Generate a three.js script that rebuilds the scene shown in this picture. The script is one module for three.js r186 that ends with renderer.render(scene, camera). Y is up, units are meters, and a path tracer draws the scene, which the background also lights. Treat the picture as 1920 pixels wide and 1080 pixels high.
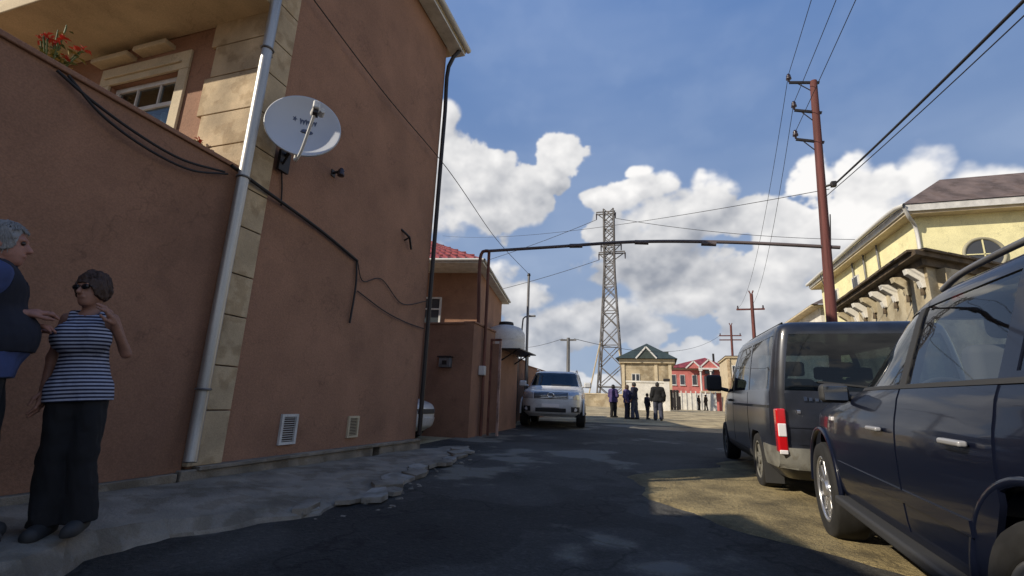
import * as THREE from 'three';
import { RoundedBoxGeometry } from 'three/addons/geometries/RoundedBoxGeometry.js';
import { mergeGeometries, mergeVertices, toCreasedNormals } from 'three/addons/utils/BufferGeometryUtils.js';
import { Brush, Evaluator, SUBTRACTION } from 'three-bvh-csg';

// ---------------------------------------------------------------- camera, exposure, sky, sun
const scene = new THREE.Scene();
const D = Math.PI / 180;
const camera = new THREE.PerspectiveCamera(63.07, 1024 / 576, 0.05, 3000);
camera.position.set(0, 1.08, 0);
camera.rotation.order = 'YXZ';
camera.rotation.set(13.75 * D, 17.6 * D, 2.16 * D);
scene.add(camera);
const renderer = new THREE.WebGLRenderer({ antialias: true });
renderer.setSize(1024, 576);
renderer.toneMapping = THREE.LinearToneMapping;
renderer.toneMappingExposure = 1.12;
renderer.shadowMap.enabled = true;

const SUN = new THREE.Vector3(-0.6615, 0.53, 0.526).normalize();
const sun = new THREE.DirectionalLight(new THREE.Color(1, 0.9, 0.74), 4.8);
sun.position.copy(SUN).multiplyScalar(90);
sun.castShadow = true;
sun.shadow.mapSize.set(2048, 2048);
Object.assign(sun.shadow.camera, { left: -70, right: 70, top: 60, bottom: -60, near: 1, far: 260 });
scene.add(sun, sun.target);

// seeded randomness and noise
let seed = 7;
const rnd = () => { seed |= 0; seed = seed + 0x6D2B79F5 | 0; let t = Math.imul(seed ^ seed >>> 15, 1 | seed); t = t + Math.imul(t ^ t >>> 7, 61 | t) ^ t; return ((t ^ t >>> 14) >>> 0) / 4294967296; };
const rr = (a, b) => a + (b - a) * rnd();
const hash3 = (x, y, z) => { let h = Math.imul(x, 374761393) ^ Math.imul(y, 668265263) ^ Math.imul(z, 2147483647 ^ 0x51ab3c); h = Math.imul(h ^ h >>> 13, 1274126177); return ((h ^ h >>> 16) >>> 0) / 4294967296; };
const sm = (t) => t * t * (3 - 2 * t), lerp = (a, b, t) => a + (b - a) * t, clamp = (x, a = 0, b = 1) => Math.min(b, Math.max(a, x));
const sstep = (a, b, x) => sm(clamp((x - a) / (b - a)));
function vnoise(x, y, z) {
  const X = Math.floor(x), Y = Math.floor(y), Z = Math.floor(z), u = sm(x - X), v = sm(y - Y), w = sm(z - Z);
  return lerp(lerp(lerp(hash3(X, Y, Z), hash3(X + 1, Y, Z), u), lerp(hash3(X, Y + 1, Z), hash3(X + 1, Y + 1, Z), u), v),
    lerp(lerp(hash3(X, Y, Z + 1), hash3(X + 1, Y, Z + 1), u), lerp(hash3(X, Y + 1, Z + 1), hash3(X + 1, Y + 1, Z + 1), u), v), w);
}
function fbm(x, y, z, o = 5) { let s = 0, a = 0.5, n = 0; for (let i = 0; i < o; i++) { s += a * vnoise(x, y, z); n += a; a *= 0.5; x = x * 2.03 + 11.3; y = y * 2.03 + 5.1; z = z * 2.03 + 3.7; } return s / n; }

// the sky: blue air with banks of cumulus, as azimuth (0 = down the street, + = right) and elevation in degrees
function makeSky() {
  const Wd = 3072, Hd = 1536, data = new Float32Array(Wd * Hd * 4);
  const lobes = [ // az, el, half width, half height, tone (1 sunlit white, 0 grey)
    [-30, 28, 9, 5.4, 0.8], [-22, 27.2, 6.2, 4.4, 0.85], [-17.2, 25.6, 4.6, 3.6, 0.75], [-28, 33, 2.6, 2.6, 0.7], [-30, 22.5, 12, 4.4, 0.45], [-21, 23, 5, 2.6, 0.5], [-31, 17, 8, 4, 0.4],
    [-11.3, 29.6, 4.2, 2.8, 0.75], [-12.5, 27, 2.4, 1.6, 0.6],
    [-4.5, 24.6, 4.5, 1.8, 0.75], [0.2, 25.7, 4.2, 1.8, 0.7], [-1.5, 27.4, 2.2, 1, 0.6], [3, 22.2, 7.2, 3.4, 0.75], [7, 24, 3.4, 2.8, 1], [5.6, 25.4, 1.6, 1.6, 0.95], [-4.5, 20.5, 4.4, 3, 0.6], [11, 20.6, 4.4, 3, 0.85], [13.5, 18.8, 6, 4, 0.75],
    [17.4, 23.6, 3, 3.4, 1.3], [20.6, 22.8, 3, 3.6, 1.3], [23, 21.2, 3, 3.6, 1.3], [25.8, 21.8, 2.8, 3.5, 1.3], [21, 18, 8, 5.4, 1.25], [28.5, 18.6, 4.5, 3.4, 1.2],
    [-1, 17, 9, 3.2, 0.2], [7, 16, 9, 3.6, 0.12], [2, 19.5, 7, 2, 0.35], [3, 12.6, 6.5, 2.2, 0.75], [13, 14.8, 7, 2.6, 0.75], [14, 11, 9, 4, 0.3], [-9, 9.5, 11, 3.6, 0.35], [-17, 12.5, 6, 2.4, 0.55], [-22, 15.5, 6, 2, 0.5], [22, 11, 14, 6, 0.5], [-30, 11, 12, 6, 0.4],
    [-75, 22, 24, 9, 0.7], [-118, 15, 22, 8, 0.6], [165, 20, 26, 9, 0.7], [122, 24, 20, 8, 0.7], [78, 20, 22, 9, 0.9], [55, 13, 14, 7, 0.8], [-150, 12, 14, 6, 0.6],
  ];
  const nz = (az, el, s, o) => { const c = Math.cos(el * D); return fbm(Math.sin(az * D) * c * s + 40, Math.sin(el * D) * s * 1.25 + 9, -Math.cos(az * D) * c * s + 17, o); };
  let tone = 0;
  const soft = (az, el) => {
    let f = -1.4, tw = 0.25, ts = 0.45 * 0.25; const c = Math.cos(el * D);
    for (const [a, e, ra, re, tn] of lobes) {
      let da = az - a; if (da > 180) da -= 360; if (da < -180) da += 360;
      da *= c / Math.cos(e * D); if (Math.abs(da) > ra * 2 || Math.abs(el - e) > re * 2.4) continue;
      const de = el - e, r = (da / ra) ** 2 + (de / (de < 0 ? re * 1.2 : re)) ** 2, w = Math.exp(-r * 1.5) * 1.2;
      f = Math.max(f, 0.7 - r * 0.85); tw += w; ts += w * tn;
    }
    tone = ts / tw;
    return Math.max(f, 0.55 - (Math.max(el, 0) / 8.5) ** 2);
  };
  const field = (az, el, o) => soft(az, el) + (nz(az, el, 8, o) - 0.5) * 1.9 + (nz(az, el, 30, o - 1) - 0.5) * 1.15;
  for (let j = 0; j < Hd; j++) {
    const el = ((j + 0.5) / Hd - 0.5) * 180;
    for (let i = 0; i < Wd; i++) {
      const th = ((i + 0.5) / Wd - 0.5) * 2 * Math.PI, az = Math.atan2(Math.cos(th), -Math.sin(th)) / D, k = (j * Wd + i) * 4;
      const e = Math.max(el, 0), t = Math.pow(clamp(e / 50), 0.75);
      let r = lerp(0.36, 0.082, t), g = lerp(0.45, 0.19, t), b = lerp(0.58, 0.46, t);
      if (el > -2) {
        if (el < 70) {
          const v = sstep(0.42, 0.8, nz(az * 0.7, el * 1.5, 3.4, 5)) * 0.16 + sstep(0.45, 0.75, nz(az, el, 14, 4)) * 0.05; // thin high veil
          r += v * 0.45; g += v * 0.45; b += v * 0.4;
          const f = field(az, el, 6), tn = tone;
          if (f > -0.12) {
            const edge = lerp(0.06, 0.6, sstep(0.38, 0.64, nz(az, el, 7, 3)));
            const cov = sstep(-0.1, edge, f) * lerp(0.78, 1, sstep(5, 14, el));
            const fl = field(az - 0.9, el + 1.3, 5);
            const s = clamp(tn * 0.72 + 0.1 + (f - fl) * 0.32 + (nz(az, el, 15, 4) - 0.5) * 1.0 + (nz(az, el, 50, 3) - 0.5) * 0.3);
            r = lerp(r, lerp(0.33, 0.98, s), cov); g = lerp(g, lerp(0.355, 0.965, s), cov); b = lerp(b, lerp(0.41, 0.95, s), cov);
          }
        }
      } else { r = 0.2; g = 0.18; b = 0.15; }
      data[k] = r * 0.9; data[k + 1] = g * 0.9; data[k + 2] = b * 0.9; data[k + 3] = 1;
    }
  }
  const t = new THREE.DataTexture(data, Wd, Hd, THREE.RGBAFormat, THREE.FloatType);
  t.mapping = THREE.EquirectangularReflectionMapping; t.magFilter = THREE.LinearFilter; t.minFilter = THREE.LinearFilter; t.wrapS = THREE.RepeatWrapping; t.needsUpdate = true;
  return t;
}
const skyTex = makeSky();
scene.background = skyTex; scene.environment = skyTex;

// ---------------------------------------------------------------- helpers
const taken = new Map();
function numbered(n) { const k = taken.get(n) ?? 0; taken.set(n, k + 1); return k ? `${n}_${String(k).padStart(3, '0')}` : n; }
function tag(o, label, category, group) { o.userData.label = label; o.userData.category = category; if (group) o.userData.group = group; return o; }
function thing(name, label, category, pos = [0, 0, 0], turn = 0, group) { const g = new THREE.Group(); g.name = numbered(name); g.position.set(...pos); g.rotation.y = turn; scene.add(g); return tag(g, label, category, group); }
function structure(name, geo, m) { const o = new THREE.Mesh(geo, m); o.name = numbered(name); o.userData.kind = 'structure'; scene.add(o); return o; }
function metres(g) { // uv in metres by the face's main direction
  if (g.index) g = g.toNonIndexed();
  const p = g.attributes.position, uv = new Float32Array(p.count * 2), a = new THREE.Vector3(), b = new THREE.Vector3(), c = new THREE.Vector3();
  for (let i = 0; i < p.count; i += 3) {
    a.fromBufferAttribute(p, i); b.fromBufferAttribute(p, i + 1).sub(a); c.fromBufferAttribute(p, i + 2).sub(a);
    const n = b.cross(c), ax = Math.abs(n.x), ay = Math.abs(n.y), az = Math.abs(n.z);
    for (let k = 0; k < 3; k++) { const x = p.getX(i + k), y = p.getY(i + k), z = p.getZ(i + k), j = (i + k) * 2; if (ax >= ay && ax >= az) { uv[j] = z; uv[j + 1] = y; } else if (ay >= az) { uv[j] = x; uv[j + 1] = z; } else { uv[j] = x; uv[j + 1] = y; } }
  }
  g.setAttribute('uv', new THREE.BufferAttribute(uv, 2)); return g;
}
function mesh(name, geo, m, parent) { const o = new THREE.Mesh(Array.isArray(geo) ? join(geo) : geo, m); o.name = name; parent.add(o); return o; }
function single(name, geo, m, label, category, group) { const o = new THREE.Mesh(Array.isArray(geo) ? join(geo) : geo, m); o.name = numbered(name); scene.add(o); return tag(o, label, category, group); }
function join(list) { return mergeGeometries(list.map((g) => { const q = g.index ? g.toNonIndexed() : g.clone(); for (const k of Object.keys(q.attributes)) if (!['position', 'normal', 'uv'].includes(k)) q.deleteAttribute(k); return q; })); }
// box between two corners, edges rounded by bev when given
function bx(x0, x1, y0, y1, z0, z1, bev = 0) { const w = x1 - x0, h = y1 - y0, d = z1 - z0; const g = bev ? new RoundedBoxGeometry(w, h, d, 2, Math.min(bev, w / 2.01, h / 2.01, d / 2.01)) : new THREE.BoxGeometry(w, h, d); g.translate((x0 + x1) / 2, (y0 + y1) / 2, (z0 + z1) / 2); return metres(g); }
const V = (x, y, z) => new THREE.Vector3(x, y, z);
function rod(a, b, r, r2 = r, seg = 8) { const A = V(...a), B = V(...b), d = B.clone().sub(A), g = new THREE.CylinderGeometry(r2, r, d.length(), seg); g.applyQuaternion(new THREE.Quaternion().setFromUnitVectors(V(0, 1, 0), d.clone().normalize())); const m = A.add(B).multiplyScalar(0.5); g.translate(m.x, m.y, m.z); return g; }
function beam(a, b, w, h) { const A = V(...a), B = V(...b), d = B.clone().sub(A), L = d.length(), g = new THREE.BoxGeometry(w, h, L); const m = new THREE.Matrix4().lookAt(A, B, Math.abs(d.y) / L > 0.98 ? V(1, 0, 0) : V(0, 1, 0)); g.applyMatrix4(m); const c = A.add(B).multiplyScalar(0.5); g.translate(c.x, c.y, c.z); return metres(g); }
function tube(pts, r, seg = 24, rad = 6) { return new THREE.TubeGeometry(new THREE.CatmullRomCurve3(pts.map((p) => V(...p))), seg, r, rad); }
function sagging(a, b, sag, r, n = 20, rad = 5) { const pts = []; for (let i = 0; i <= n; i++) { const t = i / n; pts.push([lerp(a[0], b[0], t), lerp(a[1], b[1], t) - sag * 4 * t * (1 - t), lerp(a[2], b[2], t)]); } return tube(pts, r, n * 2, rad); }
// prism from an outline in (x, y) extruded along z
function prism(outline, depth, bev = 0) { const s = new THREE.Shape(outline.map((p) => new THREE.Vector2(...p))); return new THREE.ExtrudeGeometry(s, { depth, bevelEnabled: bev > 0, bevelSize: bev, bevelThickness: bev, bevelSegments: 1, curveSegments: 16 }); }
function quadGeo(list) { const pos = []; for (const [a, b, c, d] of list) pos.push(...a, ...b, ...c, ...a, ...c, ...d); const g = new THREE.BufferGeometry(); g.setAttribute('position', new THREE.Float32BufferAttribute(pos, 3)); g.computeVertexNormals(); return metres(g); }

// ---------------------------------------------------------------- materials
function noiseTex(size, fn, srgb = true) { const d = new Uint8Array(size * size * 4); for (let j = 0; j < size; j++) for (let i = 0; i < size; i++) { const c = fn(i / size, j / size), k = (j * size + i) * 4; d[k] = clamp(c[0]) * 255; d[k + 1] = clamp(c[1]) * 255; d[k + 2] = clamp(c[2]) * 255; d[k + 3] = 255; } const t = new THREE.DataTexture(d, size, size); t.wrapS = t.wrapT = THREE.RepeatWrapping; t.magFilter = THREE.LinearFilter; t.minFilter = THREE.LinearMipmapLinearFilter; t.generateMipmaps = true; if (srgb) t.colorSpace = THREE.SRGBColorSpace; t.needsUpdate = true; return t; }
// tileable fbm on the unit square
function tfbm(u, v, s, o, zo = 0) { let t = 0, a = 0.5, n = 0, f = Math.round(s); for (let i = 0; i < o; i++) { const x = u * f, y = v * f, X = Math.floor(x), Y = Math.floor(y), p = sm(x - X), q = sm(y - Y), h = (i_, j_) => hash3((X + i_) % f, (Y + j_) % f, zo * 7 + i * 13 + 1); t += a * lerp(lerp(h(0, 0), h(1, 0), p), lerp(h(0, 1), h(1, 1), p), q); n += a; a *= 0.55; f *= 2; } return t / n; }
function rep(t, m) { const c = t.clone(); c.repeat.set(1 / m, 1 / m); c.needsUpdate = true; return c; }
const grainA = noiseTex(512, (u, v) => { const f = tfbm(u, v, 7, 5), g = hash3(u * 512 | 0, v * 512 | 0, 5), p = sstep(0.52, 0.68, tfbm(u, v, 14, 4, 7)); const hc = 1 - sstep(0, 0.006, Math.abs(tfbm(u, v, 4, 6, 17) - 0.47)); const k = 0.9 + (f - 0.5) * 0.2 + (g - 0.5) * 0.13 - p * 0.03 - hc * 0.09; return [k, k, k * 0.995]; });
const grainFine = noiseTex(256, (u, v) => { const k = 0.5 + (tfbm(u, v, 26, 4) - 0.5) * 0.8 + (hash3(u * 256 | 0, v * 256 | 0, 9) - 0.5) * 0.35; return [k, k, k]; }, false);
const grainStain = noiseTex(512, (u, v) => { const f = tfbm(u, v, 6, 6), s = sstep(0.5, 0.66, tfbm(u, v, 10, 5, 3)), g = hash3(u * 512 | 0, v * 512 | 0, 6); const k = 0.86 + (f - 0.5) * 0.42 + (g - 0.5) * 0.1 - s * 0.09; return [k, k * (1 - s * 0.02), k * (1 - s * 0.05)]; });
const lin = (r, g, b) => new THREE.Color().setRGB(r, g, b);
function mat(c, rough = 0.85, o = {}) {
  const { tex, size = 3, bump = 0, bsize = 0.6, ...rest } = o;
  const m = new THREE.MeshPhysicalMaterial({ color: lin(...c), roughness: rough, ...rest });
  if (tex) m.map = rep(tex, size);
  if (bump) { m.bumpMap = rep(grainFine, bsize); m.bumpScale = bump; }
  return m;
}
const M = {
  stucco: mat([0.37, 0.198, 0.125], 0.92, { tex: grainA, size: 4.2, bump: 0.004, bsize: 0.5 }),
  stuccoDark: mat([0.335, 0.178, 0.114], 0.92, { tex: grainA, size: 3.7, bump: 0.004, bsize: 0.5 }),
  quoin: mat([0.60, 0.46, 0.29], 0.88, { tex: grainStain, size: 1.9, bump: 0.004, bsize: 0.4 }),
  cream: mat([0.66, 0.55, 0.38], 0.85, { tex: grainA, size: 2.3, bump: 0.002 }),
  soffit: mat([0.62, 0.5, 0.33], 0.9, { tex: grainA, size: 2.9 }),
  concrete: mat([0.33, 0.29, 0.235], 0.93, { tex: grainStain, size: 1.7, bump: 0.008, bsize: 0.45 }),
  concretePale: mat([0.42, 0.39, 0.34], 0.92, { tex: grainStain, size: 1.1, bump: 0.006, bsize: 0.3 }),
  pipe: mat([0.5, 0.49, 0.47], 0.42, { metalness: 0.7, tex: grainA, size: 0.8 }),
  darkMetal: mat([0.03, 0.026, 0.026], 0.5, { metalness: 0.4 }),
  cable: mat([0.016, 0.014, 0.016], 0.7),
  steel: mat([0.26, 0.26, 0.27], 0.5, { metalness: 0.5, tex: grainStain, size: 1.1 }),
  rust: mat([0.2, 0.075, 0.05], 0.75, { tex: grainStain, size: 0.9, bump: 0.003 }),
  white: mat([0.74, 0.73, 0.71], 0.55, { tex: grainA, size: 1.3 }),
  whiteWall: mat([0.78, 0.75, 0.69], 0.88, { tex: grainA, size: 3.1, bump: 0.003 }),
  glass: new THREE.MeshPhysicalMaterial({ color: lin(0.55, 0.62, 0.66), roughness: 0.03, transmission: 1, thickness: 0, ior: 1.5 }),
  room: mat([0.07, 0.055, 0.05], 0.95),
  curtain: mat([0.8, 0.8, 0.8], 0.95, { transmission: 0.25, thickness: 0 }),
  yellow: mat([0.93, 0.86, 0.50], 0.88, { tex: grainA, size: 4.6, bump: 0.002 }),
  beige: mat([0.60, 0.52, 0.36], 0.9, { tex: grainStain, size: 3.3, bump: 0.006 }),
  roofBrown: mat([0.17, 0.125, 0.11], 0.8, { tex: grainStain, size: 2.1, bump: 0.004 }),
  roofRed: mat([0.30, 0.055, 0.065], 0.62, { tex: grainStain, size: 2.4 }),
  roofGreen: mat([0.04, 0.058, 0.052], 0.6, { tex: grainA, size: 3 }),
  stone: mat([0.52, 0.43, 0.29], 0.9, { tex: grainStain, size: 5, bump: 0.01, bsize: 1.2 }),
  pink: mat([0.56, 0.17, 0.155], 0.88, { tex: grainA, size: 4 }),
  coping: mat([0.13, 0.095, 0.06], 0.85, { tex: grainStain, size: 0.9, bump: 0.006 }),
  pole: mat([0.155, 0.045, 0.038], 0.8, { tex: grainStain, size: 0.7, bump: 0.004 }),
  ceramic: mat([0.035, 0.024, 0.03], 0.25),
};

// ---------------------------------------------------------------- ground
const hz = (z) => z > 0 ? 0 : z > -46 ? -0.0225 * z : 1.035;
function sheet(x0, x1, z0, z1, nx, nzz, hf) {
  const g = new THREE.PlaneGeometry(x1 - x0, z1 - z0, nx, nzz); g.rotateX(-Math.PI / 2); g.translate((x0 + x1) / 2, 0, (z0 + z1) / 2);
  const p = g.attributes.position, uv = g.attributes.uv;
  for (let i = 0; i < p.count; i++) { const x = p.getX(i), z = p.getZ(i); p.setY(i, hf(x, z)); uv.setXY(i, x, z); }
  g.computeVertexNormals(); return g;
}
const dirtTex = noiseTex(1024, (u, v) => { const f = tfbm(u, v, 9, 6), g = hash3(u * 1024 | 0, v * 1024 | 0, 2), s = sstep(0.5, 0.62, tfbm(u, v, 16, 5, 4)), st = sstep(0.78, 0.8, vnoise(u * 230, v * 230, 3)); const k = 0.84 + (f - 0.5) * 0.6 + (g - 0.5) * 0.16 - s * 0.1 + st * 0.12; return [k, k * 0.985, k * 0.95]; });
const dirtMat = mat([0.5, 0.42, 0.275], 0.96, { tex: dirtTex, size: 7, bump: 0.02, bsize: 1.1 });
const far = []; for (const [a, b, c, d] of [[-900, 900, -46, -6], [-900, 900, -6, 0]]) far.push(sheet(a, b, c, d, 90, 20, (x, z) => hz(z)));
structure('ground', join([sheet(-900, 900, -1600, -46, 40, 40, () => 1.035), ...far, sheet(-900, 900, 0, 900, 40, 20, () => 0)]), dirtMat);

// asphalt: worn, with pale dusty patches, in one sheet that follows the slope
const asphaltTex = noiseTex(1024, (u, v) => {
  const f = tfbm(u, v, 10, 6), g = hash3(u * 1024 | 0, v * 1024 | 0, 2), ag = sstep(0.66, 0.8, vnoise(u * 300, v * 300, 1));
  const cr = 1 - sstep(0.0, 0.012, Math.abs(tfbm(u, v, 5, 6, 31) - 0.5)); const d = sstep(0.55, 0.66, tfbm(u, v, 7, 5, 9)), t = sstep(0.56, 0.6, tfbm(u, v, 5, 4, 21));
  const k = 0.54 + (f - 0.5) * 0.42 + (g - 0.5) * 0.16 + ag * 0.09 + d * 0.5 - t * 0.14 - cr * 0.2; return [k * (1 + d * 0.05), k * (1 + d * 0.02), k * (1 - d * 0.04)]; });
const asphalt = mat([0.165, 0.155, 0.135], 0.88, { tex: asphaltTex, size: 9, bump: 0.012, bsize: 0.5 });
{
  const edge = (z) => 4.3 + (fbm(z * 0.5, 3, 1, 3) - 0.5) * 0.5;
  const g = sheet(-4.6, 4.6, -19.5, 12, 60, 160, (x, z) => hz(z) + 0.004 + (fbm(x * 0.6, 2, z * 0.6, 3) - 0.5) * 0.03 + 0.012);
  const p = g.attributes.position; for (let i = 0; i < p.count; i++) { let x = p.getX(i), z = p.getZ(i); if (x > 4.59) p.setX(i, edge(z)); if (z < -19.4) p.setZ(i, z + (fbm(x * 0.8, 7, 2, 3) - 0.5) * 2.2); if (z < -19.1 || x > 4.5) p.setY(i, hz(p.getZ(i)) + 0.004); }
  g.computeVertexNormals(); structure('road', g, asphalt);
}
// paler mud by the vehicles, sunlight painted in: outline follows the sunlit patch
{
  const sunlitMud = mat([0.31, 0.25, 0.13], 0.95, { tex: dirtTex, size: 3.1, bump: 0.02, bsize: 0.7 });
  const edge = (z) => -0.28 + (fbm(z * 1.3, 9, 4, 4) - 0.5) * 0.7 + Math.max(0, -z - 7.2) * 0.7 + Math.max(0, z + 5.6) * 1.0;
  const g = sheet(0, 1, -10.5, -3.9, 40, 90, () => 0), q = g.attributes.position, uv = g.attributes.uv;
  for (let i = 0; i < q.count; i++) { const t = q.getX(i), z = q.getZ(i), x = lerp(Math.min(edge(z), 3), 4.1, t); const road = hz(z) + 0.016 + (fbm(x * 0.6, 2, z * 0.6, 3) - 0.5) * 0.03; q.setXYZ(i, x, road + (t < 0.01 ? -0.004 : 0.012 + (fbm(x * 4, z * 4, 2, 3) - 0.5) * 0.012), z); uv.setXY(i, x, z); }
  g.computeVertexNormals(); structure('sunlit_mud_patch', g, sunlitMud);
}
let pavementY;
// ---------------------------------------------------------------- broken concrete pavement along the wall
{
  const wallTop = (z) => lerp(0.29, 0.2, clamp((-z - 2) / 6.6)), out = [], N = 150, pts = [];
  const key = [[6, -3.2], [0, -3.2], [-2.7, -3.2], [-3.3, -3.1], [-3.8, -2.75], [-4.3, -2.72], [-5.1, -2.92], [-6.2, -3.1], [-7.6, -3.25], [-8.9, -3.6]];
  const baseX = (z) => { let i = 0; while (i < key.length - 2 && z < key[i + 1][0]) i++; return lerp(key[i][1], key[i + 1][1], clamp((z - key[i][0]) / (key[i + 1][0] - key[i][0]))); };
  for (let i = 0; i <= N; i++) { const z = lerp(6, -8.9, i / N); pts.push([baseX(z) + (fbm(z * 2.6, 4, 8, 5) - 0.5) * 0.5, z]); }
  const at = (t, x, z) => { const X = lerp(x, -4.22, t); return [X, lerp(hz(z) + 0.055 + (fbm(z * 3, 1, 1, 3) - 0.5) * 0.05, wallTop(z), Math.pow(t, lerp(0.28, 0.8, clamp((-z - 2.7) / 2)))) + (fbm(X * 3, z * 3, 5, 4) - 0.5) * 0.03, z]; };
  pavementY = (x, z) => { const e = baseX(z); return at(clamp((x - e) / (-4.22 - e)), e, z)[1]; };
  const K = 10;
  for (let i = 0; i < N; i++) {
    const [xa, za] = pts[i], [xb, zb] = pts[i + 1];
    for (let k = 0; k < K; k++) out.push([at(k / K, xa, za), at(k / K, xb, zb), at((k + 1) / K, xb, zb), at((k + 1) / K, xa, za)]);
    out.push([[xa + 0.06, hz(za) - 0.05, za], [xb + 0.06, hz(zb) - 0.05, zb], at(0, xb, zb), at(0, xa, za)]);
  }
  const [xe, ze] = pts[N]; out.push([at(1, xe, ze), at(0, xe, ze), [xe, 0, ze], [-4.22, 0, ze]]);
  const pave = structure('pavement', quadGeo(out), M.concrete);
  // broken plates of concrete lying at the edge
  for (let k = 0; k < 17; k++) { const z = lerp(-3.5, -8.2, k / 16) + rr(-0.12, 0.12), s = rr(0.12, 0.3), o = []; for (let j = 0, n = 6; j < n; j++) { const a = j / n * 2 * Math.PI + rr(-0.3, 0.3), r = s * rr(0.6, 1.15); o.push([Math.cos(a) * r * 0.8, Math.sin(a) * r * 1.5]); } const g = prism(o, rr(0.03, 0.05), 0.004); g.rotateX(-Math.PI / 2); g.rotateY(rr(0, 0.5)); g.rotateZ(rr(-0.09, 0.05)); g.rotateX(rr(-0.05, 0.05)); const x = baseX(z) + rr(-0.12, 0.16); g.translate(x, Math.max(hz(z) + 0.03, pavementY(x, z) - 0.03), z); const q = new THREE.Mesh(metres(g), k % 3 ? M.concrete : M.concretePale); q.name = 'broken_slab'; pave.add(q); }
  // chips of broken concrete lying along the edge
  const rub = []; for (let k = 0; k < 46; k++) { const z = rr(-8.6, -3.4), s = rr(0.008, 0.028), g = new THREE.DodecahedronGeometry(s, 0); g.scale(1.4, 0.6, 1); g.rotateY(rr(0, 6)); g.translate(baseX(z) + rr(0.02, 0.35), hz(z) + 0.012 + s * 0.3, z); rub.push(metres(g)); }
  const rb = new THREE.Mesh(join(rub), M.concrete); rb.name = 'rubble'; rb.userData = { kind: 'stuff', label: 'small chips of broken concrete along the pavement edge', category: 'rubble' }; scene.add(rb);
}

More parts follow.
